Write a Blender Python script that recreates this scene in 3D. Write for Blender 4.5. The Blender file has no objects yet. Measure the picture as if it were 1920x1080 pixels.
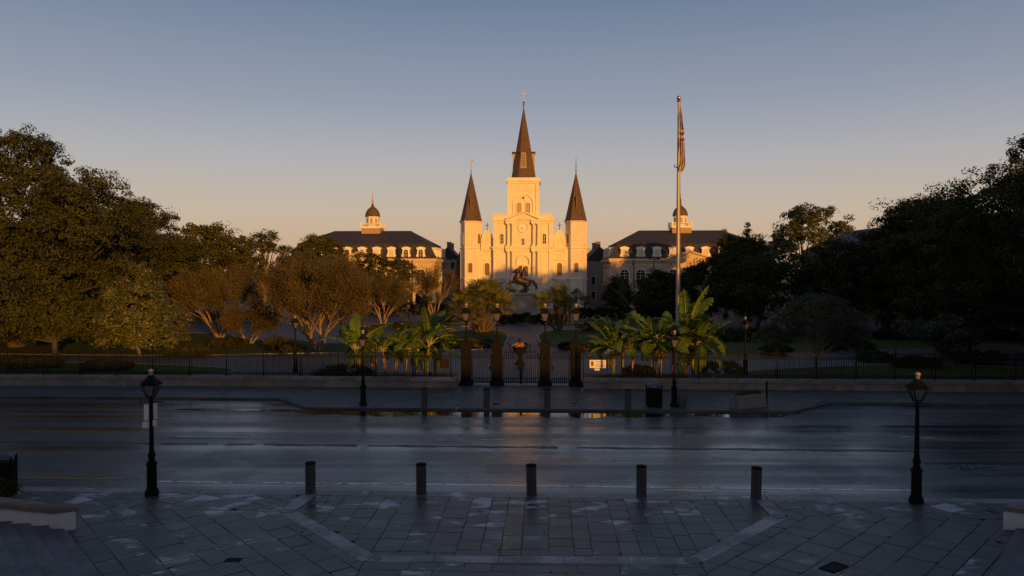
import bpy, math, random
import numpy as np
from mathutils import Vector, Matrix

rad = math.radians
sc = bpy.context.scene
COL = sc.collection

# ------------------------------------------------------------------ camera
F = 1450.0            # focal length in photo pixels (1920 wide)
CZ = 7.2              # eye height above the pavement
PITCH = math.atan(30 / F)
cam_d = bpy.data.cameras.new('camera')
cam_d.sensor_width = 36
cam_d.lens = 36 * F / 1920
cam_d.clip_start = 0.1
cam_d.clip_end = 9000
cam = bpy.data.objects.new('camera', cam_d)
COL.objects.link(cam)
cam.location = (0, 0, CZ)
cam.rotation_euler = (rad(90) - PITCH, 0, 0)
sc.camera = cam

# ------------------------------------------------------------------ sky, sun, exposure
SUN_AZ = 26.0         # degrees to the right of straight behind the camera
SUN_EL = 6.0
w = bpy.data.worlds.new('World')
sc.world = w
w.use_nodes = True
wn = w.node_tree.nodes
wl = w.node_tree.links
bg = wn['Background']
sky = wn.new('ShaderNodeTexSky')
sky.sky_type = 'NISHITA'
sky.sun_disc = False
sky.sun_elevation = rad(SUN_EL)
sky.sun_rotation = rad(180 - SUN_AZ)
sky.altitude = 0
sky.air_density = 1.0
sky.dust_density = 3.0
sky.ozone_density = 1.5
# the warm band low over the horizon at sunrise, the same all the way round
wtc = wn.new('ShaderNodeTexCoord')
wsx = wn.new('ShaderNodeSeparateXYZ')
wl.new(wtc.outputs['Generated'], wsx.inputs[0])
wr = wn.new('ShaderNodeValToRGB')
wl.new(wsx.outputs['Z'], wr.inputs[0])
SKYRAMP = [(0.0, (.68, .42, .24)), (0.034, (.68, .465, .30)), (0.076, (.62, .50, .395)), (0.143, (.47, .455, .47)), (0.21, (.32, .345, .435)),
           (0.33, (.155, .215, .325)), (0.6, (.095, .125, .20)), (1.0, (.075, .10, .17))]
e = wr.color_ramp.elements
e[0].position, e[0].color = SKYRAMP[0][0], (*SKYRAMP[0][1], 1)
e[1].position, e[1].color = SKYRAMP[-1][0], (*SKYRAMP[-1][1], 1)
for p_, c_ in SKYRAMP[1:-1]:
    k = e.new(p_)
    k.color = (*c_, 1)
wm = wn.new('ShaderNodeMixRGB')
wm.blend_type = 'MIX'
wm.inputs[0].default_value = 0.85
SKY_STRENGTH = 0.12
wv_ = wn.new('ShaderNodeVectorMath')
wv_.operation = 'SCALE'
wv_.inputs['Scale'].default_value = 1 / SKY_STRENGTH
wl.new(wr.outputs[0], wv_.inputs[0])
wl.new(sky.outputs[0], wm.inputs[1])
wl.new(wv_.outputs[0], wm.inputs[2])
wl.new(wm.outputs[0], bg.inputs[0])
bg.inputs[1].default_value = SKY_STRENGTH

sun_d = bpy.data.lights.new('sun', 'SUN')
sun_d.energy = 4.3
sun_d.angle = rad(0.55)
sun_d.color = (1.0, 0.43, 0.045)
sun = bpy.data.objects.new('sun', sun_d)
COL.objects.link(sun)
SUN_V = Vector((math.sin(rad(SUN_AZ)) * math.cos(rad(SUN_EL)), -math.cos(rad(SUN_AZ)) * math.cos(rad(SUN_EL)), math.sin(rad(SUN_EL))))
sun.rotation_euler = SUN_V.to_track_quat('Z', 'Y').to_euler()

sc.view_settings.view_transform = 'Standard'
sc.view_settings.look = 'None'
sc.view_settings.gamma = 1
sc.view_settings.exposure = 0.0
sc.view_settings.use_curve_mapping = False
sc.render.engine = 'CYCLES'
sc.cycles.use_denoising = True
sc.cycles.max_bounces = 6
sc.cycles.transparent_max_bounces = 8

# ------------------------------------------------------------------ where things stand
def ray(px, py):
    u, v = (px - 960) / F, (540 - py) / F
    return Vector((u, math.cos(PITCH) + math.sin(PITCH) * v, -math.sin(PITCH) + math.cos(PITCH) * v))

def G(px, py, z=0.0):
    r = ray(px, py)
    t = (z - CZ) / r.z
    return Vector((r.x * t, r.y * t, z))

def P(px, py, Y):
    r = ray(px, py)
    t = Y / r.y
    return Vector((r.x * t, Y, CZ + r.z * t))

# the street runs a little askew to the view
TH = rad(2.5)
O = G(960, 924)
EX = Vector((math.cos(TH), -math.sin(TH), 0))
EY = Vector((math.sin(TH), math.cos(TH), 0))

def S(s, t, z=0.0):
    p = O + EX * s + EY * t
    return Vector((p.x, p.y, z))

def SPX(px, t):
    k = (px - 960) / F
    return (k * (O.y + t * math.cos(TH)) - O.x - t * math.sin(TH)) / (math.cos(TH) + k * math.sin(TH))

def TOF(p):
    return (Vector((p.x, p.y, 0)) - O).dot(EY)

# ------------------------------------------------------------------ mesh building
CH = {}

class MB:
    def __init__(self):
        self.v = []
        self.f = []
        self.m = []

    def add(self, vs, fs, mi=0):
        o = len(self.v)
        self.v.extend([tuple(p) for p in vs])
        self.f.extend([tuple(i + o for i in f) for f in fs])
        self.m.extend([mi] * len(fs))
        return self

    def box(self, x0, x1, y0, y1, z0, z1, mi=0):
        return self.add([(x0, y0, z0), (x1, y0, z0), (x1, y1, z0), (x0, y1, z0), (x0, y0, z1), (x1, y0, z1), (x1, y1, z1), (x0, y1, z1)],
                        [(3, 2, 1, 0), (4, 5, 6, 7), (0, 1, 5, 4), (1, 2, 6, 5), (2, 3, 7, 6), (3, 0, 4, 7)], mi)

    def bbox(self, x0, x1, y0, y1, z0, z1, b=0.01, mi=0):
        """box with chamfered top edges"""
        a = [(x0, y0), (x1, y0), (x1, y1), (x0, y1)]
        i = [(x0 + b, y0 + b), (x1 - b, y0 + b), (x1 - b, y1 - b), (x0 + b, y1 - b)]
        return self.loft([[(*p, z0) for p in a], [(*p, z1 - b) for p in a], [(*p, z1) for p in i]], mi)

    def loft(self, rings, mi=0, cap=True, closed=True):
        n = len(rings[0])
        vs = [p for r in rings for p in r]
        fs = []
        for k in range(len(rings) - 1):
            for j in range(n if closed else n - 1):
                a, b = k * n + j, k * n + (j + 1) % n
                fs.append((a, b, b + n, a + n))
        if cap:
            fs.append(tuple(reversed(range(n))))
            fs.append(tuple(range((len(rings) - 1) * n, len(rings) * n)))
        return self.add(vs, fs, mi)

    def prism(self, poly, z0, z1, mi=0):
        return self.loft([[(x, y, z0) for x, y in poly], [(x, y, z1) for x, y in poly]], mi)

    def slab(self, poly, y0, y1, mi=0):
        """polygon in x,z (counter-clockwise seen from -y) pushed along y"""
        return self.loft([[(x, y1, z) for x, z in reversed(poly)], [(x, y0, z) for x, z in reversed(poly)]], mi)

    def strip(self, outer, inner, y0, y1, mi=0):
        """open band between two equally long polylines in x,z, pushed along y"""
        n = len(outer)
        vs = [(x, y0, z) for x, z in outer] + [(x, y0, z) for x, z in inner] + [(x, y1, z) for x, z in outer] + [(x, y1, z) for x, z in inner]
        fs = []
        for j in range(n - 1):
            fs += [(j, j + 1, n + j + 1, n + j), (j + 1, j, 2 * n + j, 2 * n + j + 1), (n + j, n + j + 1, 3 * n + j + 1, 3 * n + j)]
        fs += [(0, n, 3 * n, 2 * n), (n - 1, 3 * n - 1, 4 * n - 1, 2 * n - 1)]
        return self.add(vs, fs, mi)

    def lathe(self, prof, n=12, c=(0, 0, 0), mi=0, rot=0.0):
        rings = []
        for r, z in prof:
            rings.append([(c[0] + max(r, 1e-4) * math.cos(rot + 2 * math.pi * j / n), c[1] + max(r, 1e-4) * math.sin(rot + 2 * math.pi * j / n), c[2] + z) for j in range(n)])
        return self.loft(rings, mi)

    def tube(self, pts, rs, n=6, mi=0):
        pts = [Vector(p) for p in pts]
        if not hasattr(rs, '__len__'):
            rs = [rs] * len(pts)
        rings = []
        for i, p in enumerate(pts):
            d = pts[min(i + 1, len(pts) - 1)] - pts[max(i - 1, 0)]
            d.normalize()
            a = d.orthogonal().normalized() if abs(d.z) > .9 else d.cross(Vector((0, 0, 1))).normalized()
            if abs(d.z) > .9:
                a = Vector((1, 0, 0)) - d * d.x
                a.normalize()
            b = d.cross(a)
            rings.append([p + (a * math.cos(2 * math.pi * j / n) + b * math.sin(2 * math.pi * j / n)) * rs[i] for j in range(n)])
        return self.loft(rings, mi)

    def bar(self, a, b, r=0.02, n=4, mi=0):
        return self.tube([a, b], [r, r], n, mi)

    def ball(self, c, r, n=10, mi=0, sz=1.0):
        m = max(4, n // 2)
        return self.lathe([(r * math.sin(math.pi * k / m), -r * sz * math.cos(math.pi * k / m)) for k in range(m + 1)], n, c, mi)

    def build(self, name, mat, parent=None, smooth=False, loc=None, rz=0.0):
        me = bpy.data.meshes.new(name)
        me.from_pydata(self.v, [], self.f)
        mats = mat if isinstance(mat, (list, tuple)) else [mat]
        for m_ in mats:
            me.materials.append(m_)
        if len(mats) > 1:
            me.polygons.foreach_set('material_index', self.m)
        if smooth:
            me.polygons.foreach_set('use_smooth', [True] * len(me.polygons))
            try:
                me.set_sharp_from_angle(angle=rad(40))
            except Exception:
                pass
        me.update()
        return link(name, me, parent, loc, rz)

def link(name, me, parent=None, loc=None, rz=0.0):
    o = bpy.data.objects.new(name, me)
    COL.objects.link(o)
    if parent:
        o.parent = parent
        CH.setdefault(parent.name, []).append(o)
    if loc is not None:
        o.location = loc
    if rz:
        o.rotation_euler[2] = rz
    return o

def tag(o, label=None, cat=None, group=None, kind=None):
    if label:
        o['label'] = label
    if cat:
        o['category'] = cat
    if group:
        o['group'] = group
    if kind:
        o['kind'] = kind
    return o

def thing(name, label, cat, loc=(0, 0, 0), rz=0.0, group=None):
    o = link(name, None, None, loc, rz)
    o.empty_display_size = 0.3
    return tag(o, label, cat, group)

def struct(o):
    return tag(o, kind='structure')

def dup(root, loc, rz=None, label=None, sc_=None, parent=None, group=None):
    c = root.copy()
    COL.objects.link(c)
    if parent is not None:
        c.parent = parent
    if loc is not None:
        c.location = loc
    if rz is not None:
        c.rotation_euler[2] = rz
    if sc_ is not None:
        c.scale = (sc_, sc_, sc_) if not hasattr(sc_, '__len__') else sc_
    if label:
        c['label'] = label
    if group:
        c['group'] = group
    for ch in CH.get(root.name, []):
        d = dup(ch, None, parent=c)
        CH.setdefault(c.name, []).append(d)
    return c

def ordinal(i):
    return ['first', 'second', 'third', 'fourth', 'fifth', 'sixth', 'seventh', 'eighth', 'ninth', 'tenth', 'eleventh', 'twelfth'][i]

# ------------------------------------------------------------------ materials
def mixcol(nt, fac, a, b, mode='MIX'):
    m = nt.nodes.new('ShaderNodeMixRGB')
    m.blend_type = mode
    for i, x in ((0, fac), (1, a), (2, b)):
        if hasattr(x, 'is_linked') or hasattr(x, 'links'):
            nt.links.new(x, m.inputs[i])
        elif i == 0:
            m.inputs[0].default_value = x
        else:
            m.inputs[i].default_value = (*x[:3], 1)
    return m.outputs[0]

def mathn(nt, op, a, b=None, clamp=False):
    m = nt.nodes.new('ShaderNodeMath')
    m.operation = op
    m.use_clamp = clamp
    for i, x in ((0, a), (1, b)):
        if x is None:
            continue
        if hasattr(x, 'links'):
            nt.links.new(x, m.inputs[i])
        else:
            m.inputs[i].default_value = x
    return m.outputs[0]

def maprange(nt, v, a, b, c, d):
    m = nt.nodes.new('ShaderNodeMapRange')
    nt.links.new(v, m.inputs[0])
    for i, x in enumerate((a, b, c, d)):
        m.inputs[i + 1].default_value = x
    return m.outputs[0]

def noise(nt, scale, detail=5, vec=None, rough=.55, w=None):
    n = nt.nodes.new('ShaderNodeTexNoise')
    n.inputs['Scale'].default_value = scale
    n.inputs['Detail'].default_value = detail
    n.inputs['Roughness'].default_value = rough
    if w is not None:
        n.noise_dimensions = '4D'
        nt.links.new(w, n.inputs['W'])
    if vec is not None:
        nt.links.new(vec, n.inputs['Vector'])
    return n.outputs[0]

def newmat(name):
    m = bpy.data.materials.new(name)
    m.use_nodes = True
    return m, m.node_tree, m.node_tree.nodes['Principled BSDF']

def M(name, c, rough=.6, metal=0.0, var=.25, scale=2.0, bump=0.0, bscale=None, c2=None, orand=0.0, spec=.5, world=False):
    m, nt, b = newmat(name)
    tc = nt.nodes.new('ShaderNodeTexCoord')
    oi = nt.nodes.new('ShaderNodeObjectInfo')
    if world:
        g = nt.nodes.new('ShaderNodeNewGeometry')
        vec = g.outputs['Position']
    else:
        vec = tc.outputs['Object']
    wv = mathn(nt, 'MULTIPLY', oi.outputs['Random'], 0.0 if world else 20.0)
    n1 = noise(nt, scale, 6, vec, .6, wv)
    f = maprange(nt, n1, .3, .7, 0, 1)
    lo = [x * (1 - var) for x in c]
    hi = c2 if c2 else [min(1, x * (1 + var)) for x in c]
    colr = mixcol(nt, f, lo, hi)
    if orand:
        v = maprange(nt, oi.outputs['Random'], 0, 1, 1 - orand, 1 + orand)
        hs = nt.nodes.new('ShaderNodeHueSaturation')
        nt.links.new(v, hs.inputs['Value'])
        nt.links.new(colr, hs.inputs['Color'])
        colr = hs.outputs[0]
    nt.links.new(colr, b.inputs['Base Color'])
    r = maprange(nt, n1, .3, .7, max(.02, rough - .1), min(1, rough + .1))
    nt.links.new(r, b.inputs['Roughness'])
    b.inputs['Metallic'].default_value = metal
    b.inputs['Specular IOR Level'].default_value = spec
    if bump:
        bp = nt.nodes.new('ShaderNodeBump')
        bp.inputs['Strength'].default_value = bump
        bp.inputs['Distance'].default_value = .02
        nt.links.new(noise(nt, bscale or scale * 8, 5, vec, .65), bp.inputs['Height'])
        nt.links.new(bp.outputs[0], b.inputs['Normal'])
    return m

def leafmat(name, cols, rough=.5, trans=.25, spec=.3):
    """foliage: each leaf takes its own tint"""
    m, nt, b = newmat(name)
    g = nt.nodes.new('ShaderNodeNewGeometry')
    rp = nt.nodes.new('ShaderNodeValToRGB')
    nt.links.new(g.outputs['Random Per Island'], rp.inputs[0])
    e = rp.color_ramp.elements
    e[0].position, e[0].color = 0, (*cols[0], 1)
    e[1].position, e[1].color = 1, (*cols[-1], 1)
    for i, c in enumerate(cols[1:-1]):
        k = e.new((i + 1) / (len(cols) - 1))
        k.color = (*c, 1)
    n1 = noise(nt, .35, 2, g.outputs['Position'])
    f = maprange(nt, n1, .35, .65, .75, 1.25)
    hs = nt.nodes.new('ShaderNodeHueSaturation')
    nt.links.new(f, hs.inputs['Value'])
    nt.links.new(rp.outputs[0], hs.inputs['Color'])
    nt.links.new(hs.outputs[0], b.inputs['Base Color'])
    b.inputs['Roughness'].default_value = rough
    b.inputs['Specular IOR Level'].default_value = spec
    if trans:
        t = nt.nodes.new('ShaderNodeBsdfTranslucent')
        nt.links.new(hs.outputs[0], t.inputs['Color'])
        mx = nt.nodes.new('ShaderNodeMixShader')
        mx.inputs[0].default_value = trans
        nt.links.new(b.outputs[0], mx.inputs[1])
        nt.links.new(t.outputs[0], mx.inputs[2])
        nt.links.new(mx.outputs[0], nt.nodes['Material Output'].inputs['Surface'])
    return m

def wetstone(name, cols, wet=.52, rlo=.32, rhi=.55, bumpk=.35, dry=None):
    """damp paving: each stone its own tint, water standing in shallow spots"""
    m, nt, b = newmat(name)
    g = nt.nodes.new('ShaderNodeNewGeometry')
    oi = nt.nodes.new('ShaderNodeObjectInfo')
    rp = nt.nodes.new('ShaderNodeValToRGB')
    rp.color_ramp.interpolation = 'LINEAR'
    own = mathn(nt, 'FRACT', mathn(nt, 'ADD', oi.outputs['Random'], g.outputs['Random Per Island']))
    nt.links.new(own, rp.inputs[0])
    e = rp.color_ramp.elements
    e[0].position, e[0].color = 0, (*cols[0], 1)
    e[1].position, e[1].color = 1, (*cols[-1], 1)
    for i, c in enumerate(cols[1:-1]):
        k = e.new((i + 1) / (len(cols) - 1))
        k.color = (*c, 1)
    pos = g.outputs['Position']
    grain = noise(nt, 9, 8, pos, .7)
    colr = mixcol(nt, 1.0, rp.outputs[0], maprange(nt, grain, .25, .75, .45, 1.6), 'MULTIPLY')
    stain = noise(nt, .9, 4, pos, .6)
    colr = mixcol(nt, maprange(nt, stain, .4, .62, 0, .55), colr, (.03, .03, .032))
    wn_ = noise(nt, .75, 3, pos, .45)
    pud = maprange(nt, wn_, wet, wet + .03, 0, 1)
    damp = maprange(nt, wn_, wet - .12, wet, 0, 1)
    colr = mixcol(nt, mathn(nt, 'MULTIPLY', damp, .45), colr, (.025, .026, .03))
    if dry:
        # patches that have dried pale, most of them beside the kerb
        dt = nt.nodes.new('ShaderNodeVectorMath')
        dt.operation = 'DOT_PRODUCT'
        nt.links.new(pos, dt.inputs[0])
        dt.inputs[1].default_value = EY
        bias = maprange(nt, dt.outputs['Value'], O.dot(EY) - 3.2, O.dot(EY) - .6, 0, .17)
        mp = nt.nodes.new('ShaderNodeMapping')
        mp.inputs['Scale'].default_value = (.75, 1.25, 1)
        nt.links.new(pos, mp.inputs[0])
        pick = mathn(nt, 'MULTIPLY', mathn(nt, 'SUBTRACT', own, .5), .22)
        dn = mathn(nt, 'ADD', mathn(nt, 'ADD', noise(nt, 1.15, 2.5, mp.outputs[0], .5), bias), pick)
        dn = mathn(nt, 'ADD', dn, maprange(nt, noise(nt, 7, 5, pos, .7), .3, .7, -.05, .05))
        dm_ = maprange(nt, dn, dry, dry + .09, 0, 1)
        dm_ = mathn(nt, 'MULTIPLY', dm_, maprange(nt, grain, .3, .6, .55, .95))
        colr = mixcol(nt, dm_, colr, (.42, .45, .50))
        pud = mathn(nt, 'MULTIPLY', pud, mathn(nt, 'SUBTRACT', 1.0, dm_))
    nt.links.new(colr, b.inputs['Base Color'])
    r = maprange(nt, grain, .3, .7, rlo, rhi)
    r2 = mixcol(nt, mathn(nt, 'MULTIPLY', damp, .4), r, (.2, .2, .2))
    r3 = mixcol(nt, pud, r2, (.05, .05, .05))
    nt.links.new(r3, b.inputs['Roughness'])
    bp = nt.nodes.new('ShaderNodeBump')
    bp.inputs['Distance'].default_value = .012
    nt.links.new(mathn(nt, 'MULTIPLY', mathn(nt, 'SUBTRACT', 1.0, pud), bumpk), bp.inputs['Strength'])
    nt.links.new(noise(nt, 6, 8, pos, .62), bp.inputs['Height'])
    nt.links.new(bp.outputs[0], b.inputs['Normal'])
    return m

def asphalt():
    m, nt, b = newmat('wet_asphalt')
    g = nt.nodes.new('ShaderNodeNewGeometry')
    mp = nt.nodes.new('ShaderNodeMapping')
    mp.inputs['Rotation'].default_value = (0, 0, TH)
    mp.inputs['Scale'].default_value = (.035, 1.0, 1.0)
    nt.links.new(g.outputs['Position'], mp.inputs[0])
    streak = noise(nt, 1.3, 5, mp.outputs[0], .6)
    mp2 = nt.nodes.new('ShaderNodeMapping')
    mp2.inputs['Rotation'].default_value = (0, 0, TH)
    mp2.inputs['Scale'].default_value = (.012, .55, 1.0)
    nt.links.new(g.outputs['Position'], mp2.inputs[0])
    lane = noise(nt, 1.0, 3, mp2.outputs[0], .5)
    grain = noise(nt, 45, 6, g.outputs['Position'], .7)
    patch = noise(nt, .22, 4, g.outputs['Position'], .6)
    c = mixcol(nt, maprange(nt, streak, .3, .7, 0, 1), (.026, .028, .033), (.075, .078, .086))
    c = mixcol(nt, 1.0, c, maprange(nt, grain, .25, .75, .7, 1.35), 'MULTIPLY')
    c = mixcol(nt, maprange(nt, patch, .5, .58, 0, .55), c, (.024, .024, .026))
    coarse = noise(nt, 11, 6, g.outputs['Position'], .75)
    c = mixcol(nt, 1.0, c, maprange(nt, coarse, .25, .75, .6, 1.5), 'MULTIPLY')
    # fine cracks
    vo = nt.nodes.new('ShaderNodeTexVoronoi')
    vo.feature = 'DISTANCE_TO_EDGE'
    vo.inputs['Scale'].default_value = .22
    wv = nt.nodes.new('ShaderNodeVectorMath')
    wv.operation = 'ADD'
    nz = nt.nodes.new('ShaderNodeTexNoise')
    nz.inputs['Scale'].default_value = 1.6
    nz.inputs['Detail'].default_value = 5
    nt.links.new(g.outputs['Position'], nz.inputs['Vector'])
    nt.links.new(g.outputs['Position'], wv.inputs[0])
    nt.links.new(nz.outputs['Color'], wv.inputs[1])
    nt.links.new(wv.outputs[0], vo.inputs['Vector'])
    crack = maprange(nt, vo.outputs['Distance'], 0, .006, 1, 0)
    c = mixcol(nt, mathn(nt, 'MULTIPLY', crack, .8), c, (.008, .008, .008))
    nt.links.new(c, b.inputs['Base Color'])
    r = maprange(nt, lane, .35, .65, .13, .33)
    r = mathn(nt, 'ADD', r, maprange(nt, streak, .3, .7, -.10, .14))
    r = mathn(nt, 'ADD', r, maprange(nt, coarse, .3, .7, -.05, .09))
    r = mathn(nt, 'ADD', r, maprange(nt, patch, .5, .58, 0, .07))
    nt.links.new(r, b.inputs['Roughness'])
    bp = nt.nodes.new('ShaderNodeBump')
    bp.inputs['Strength'].default_value = .25
    bp.inputs['Distance'].default_value = .006
    nt.links.new(mathn(nt, 'ADD', mathn(nt, 'SUBTRACT', grain, crack), coarse), bp.inputs['Height'])
    nt.links.new(bp.outputs[0], b.inputs['Normal'])
    return m

def paint(name, col, keep=.45):
    """road paint worn through to the asphalt"""
    m, nt, b = newmat(name)
    g = nt.nodes.new('ShaderNodeNewGeometry')
    n1 = noise(nt, 5, 8, g.outputs['Position'], .7)
    n2 = noise(nt, .35, 3, g.outputs['Position'])
    s = mathn(nt, 'ADD', n1, maprange(nt, n2, .3, .7, -.12, .12))
    k = maprange(nt, s, keep, keep + .08, 0, 1)
    nt.links.new(mixcol(nt, k, (.035, .035, .038), col), b.inputs['Base Color'])
    b.inputs['Roughness'].default_value = .35
    return m

MT = {}
MT['asphalt'] = asphalt()
MT['faint_paint'] = paint('faded_white_paint', (.22, .22, .22), .50)
MT['white_paint'] = paint('worn_white_paint', (.70, .71, .72), .41)
MT['yellow_paint'] = paint('worn_yellow_paint', (.42, .22, .03), .44)
MT['slate'] = wetstone('wet_slate_flag', [(.046, .047, .050), (.082, .080, .078), (.053, .054, .056), (.074, .061, .048), (.062, .063, .066), (.040, .040, .042), (.078, .069, .059), (.092, .091, .090)], .66, dry=.69)
MT['band'] = wetstone('granite_band', [(.34, .325, .32), (.40, .38, .375), (.30, .29, .29)], .72, .5, .7, .3)
MT['kerb'] = wetstone('granite_kerb', [(.22, .22, .225), (.28, .275, .275)], .66, .4, .6, .3)
MT['farflag'] = wetstone('far_wet_flag', [(.05, .052, .058), (.085, .08, .075), (.065, .066, .072), (.10, .095, .09)], .68, .42, .65)
MT['bed'] = M('joint_mortar', (.055, .054, .054), .8, var=.3, scale=8, world=True)
MT['step'] = wetstone('step_granite', [(.10, .105, .115), (.13, .13, .14), (.115, .115, .12)], .85, .5, .7, .25)
MT['water'] = M('standing_water', (.012, .012, .013), .02, var=.1, scale=1, spec=1.0)
MT['stucco'] = M('cream_stucco', (.78, .67, .49), .8, var=.12, scale=.7, bump=.15, bscale=6)
MT['stucco_trim'] = M('cream_trim', (.80, .70, .53), .75, var=.08, scale=1.2)
MT['spire'] = M('slate_spire', (.115, .070, .045), .6, var=.35, scale=2.2, bump=.3, bscale=9, spec=.2)
MT['slate_roof'] = M('dark_slate_roof', (.050, .042, .042), .65, spec=.2, var=.3, scale=1.6, bump=.25, bscale=7)
MT['glass'] = M('dark_window_glass', (.03, .028, .026), .08, var=.2, scale=1)
MT['louvre'] = M('tan_louvre', (.40, .30, .20), .7, var=.15, scale=4)
MT['closed'] = M('closed_shutters', (.60, .50, .38), .7, var=.1, scale=5)
MT['shutter'] = M('brown_shutter', (.20, .12, .07), .7, var=.2, scale=4)
MT['iron'] = M('black_iron', (.008, .008, .008), .72, var=.3, scale=6, spec=.12)
MT['iron_rust'] = M('bronzed_iron', (.008, .006, .005), .8, var=.4, scale=5, spec=.12)
MT['bollard'] = M('grey_bollard', (.055, .055, .058), .5, var=.25, scale=5, bump=.1)
MT['gold'] = M('gilt_metal', (.75, .45, .16), .35, metal=.9, var=.1)
MT['pole'] = M('weathered_aluminium', (.34, .31, .28), .45, metal=.3, var=.15, scale=1)
MT['bronze'] = M('dark_bronze', (.060, .040, .026), .45, metal=.5, var=.3, scale=2)
MT['granite'] = M('pink_granite', (.30, .26, .23), .6, var=.15, scale=3, bump=.1)
MT['white'] = M('white_plaster', (.74, .68, .65), .8, var=.1, scale=1.4, bump=.2, bscale=14)
MT['whitewood'] = M('white_painted_wood', (.78, .74, .66), .6, var=.05, scale=3)
MT['cabildo'] = M('tan_stucco', (.58, .44, .30), .8, var=.12, scale=.8, bump=.15, bscale=6)
MT['brick'] = M('red_brick', (.24, .12, .08), .8, var=.25, scale=3, bump=.2)
MT['greyhouse'] = M('grey_stucco', (.28, .27, .26), .8, var=.15, scale=1)
MT['wallstone'] = M('limestone_wall', (.20, .16, .14), .75, var=.45, scale=1.1, bump=.25, bscale=10, orand=.18)
MT['path'] = M('slate_path', (.075, .065, .060), .6, var=.2, scale=.8, bump=.15, bscale=8, world=True)
MT['pathkerb'] = M('path_kerb', (.26, .24, .22), .7, var=.2, scale=2)
MT['grass'] = M('lawn', (.060, .072, .014), .85, var=.4, scale=1.2, bump=.5, bscale=40, world=True, spec=.1)
MT['soil'] = M('soil', (.035, .026, .02), .9, var=.3, scale=3, world=True)
MT['ground'] = M('ground', (.06, .06, .06), .8, var=.2, scale=.5, world=True)
MT['bark'] = M('dark_bark', (.045, .036, .027), .85, var=.3, scale=3, bump=.6, bscale=9)
MT['palebark'] = M('pale_smooth_bark', (.22, .155, .095), .65, var=.25, scale=2.5, bump=.15)
MT['twig'] = M('brown_twigs', (.19, .125, .07), .8, var=.25, scale=2)
MT['palmbark'] = M('palm_fibre', (.10, .062, .035), .9, var=.45, scale=9, bump=1.0, bscale=25)
MT['pseudostem'] = M('banana_stem', (.26, .19, .07), .55, var=.35, scale=4)
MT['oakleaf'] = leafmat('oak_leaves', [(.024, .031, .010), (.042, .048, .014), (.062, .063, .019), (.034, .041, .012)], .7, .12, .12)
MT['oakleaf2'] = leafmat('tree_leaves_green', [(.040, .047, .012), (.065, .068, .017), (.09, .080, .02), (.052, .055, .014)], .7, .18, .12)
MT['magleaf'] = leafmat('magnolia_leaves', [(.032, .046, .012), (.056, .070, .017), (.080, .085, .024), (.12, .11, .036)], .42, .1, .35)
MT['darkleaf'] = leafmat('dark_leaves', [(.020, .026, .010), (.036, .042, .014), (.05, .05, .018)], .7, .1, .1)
MT['oliveleaf'] = leafmat('grey_green_leaves', [(.045, .058, .032), (.070, .085, .048), (.095, .105, .065)], .6, .2, .15)
MT['brownleaf'] = leafmat('brown_autumn_leaves', [(.070, .058, .026), (.105, .086, .040), (.085, .068, .032), (.14, .115, .058)], .8, .2, .1)
MT['palmleaf'] = leafmat('palm_fronds', [(.075, .09, .02), (.13, .14, .03), (.20, .18, .045)], .6, .2, .15)
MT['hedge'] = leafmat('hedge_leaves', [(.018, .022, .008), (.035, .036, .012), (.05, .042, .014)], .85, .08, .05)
MT['flower'] = leafmat('orange_flowers', [(.75, .36, .06), (.80, .50, .12), (.6, .25, .04)], .6, .3)
MT['banana'] = leafmat('banana_leaf', [(.062, .115, .010), (.085, .145, .014), (.075, .13, .012)], .55, .3, .2)
MT['banana_dry'] = leafmat('banana_leaf_dry', [(.16, .12, .04), (.20, .13, .05)], .6, .3, .3)
MT['rib'] = M('banana_rib', (.30, .28, .08), .5, var=.1)
MT['lampglass'] = M('frosted_lamp_glass', (.16, .16, .17), .25, var=.05)
MT['lampglass'].node_tree.nodes['Principled BSDF'].inputs['Transmission Weight'].default_value = .5
MT['signwhite'] = M('sign_white', (.80, .74, .68), .5, var=.05)
MT['signdark'] = M('sign_print', (.14, .08, .05), .5, var=.1)
MT['red'] = M('flag_red', (.30, .13, .06), .8, var=.2)
MT['flagwhite'] = M('flag_white', (.80, .68, .52), .8, var=.15)
MT['blue'] = M('flag_blue', (.03, .035, .07), .8, var=.2)
MT['greybin'] = M('grey_plastic', (.09, .09, .10), .5, var=.15)
MT['concrete'] = M('old_concrete', (.20, .17, .15), .8, var=.3, scale=3, bump=.2)
MT['clockface'] = M('clock_face', (.80, .78, .70), .5, var=.03)
MT['finial'] = M('pale_lamp_top', (.30, .24, .2), .5, var=.2, scale=9)
MT['cupola'] = M('brown_boarding', (.36, .24, .15), .7, var=.15)
MT['tar'] = M('tar_seam', (.012, .012, .013), .5, var=.3, scale=3, world=True)
MT['black'] = M('black_metal', (.01, .01, .01), .4, var=.1)
# ================================================================== THE SETTING
random.seed(3)
T_FAR = TOF(G(960, 766))        # far kerb of the bulb-out
T_SIDE = TOF(G(400, 742)) - .6  # far kerb beyond the bulb-out
T_WALL = TOF(G(960, 728))       # street face of the fence wall
T_GATE = T_WALL + 1.35          # line of the gate pillars
ROADZ = -0.13

struct(MB().add([(-4000, -4000, -.45), (4000, -4000, -.45), (4000, 4000, -.45), (-4000, 4000, -.45)], [(0, 1, 2, 3)]).build('ground', MT['ground']))
q = [S(-170, -.05, ROADZ), S(170, -.05, ROADZ), S(170, T_WALL + .1, ROADZ), S(-170, T_WALL + .1, ROADZ)]
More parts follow.
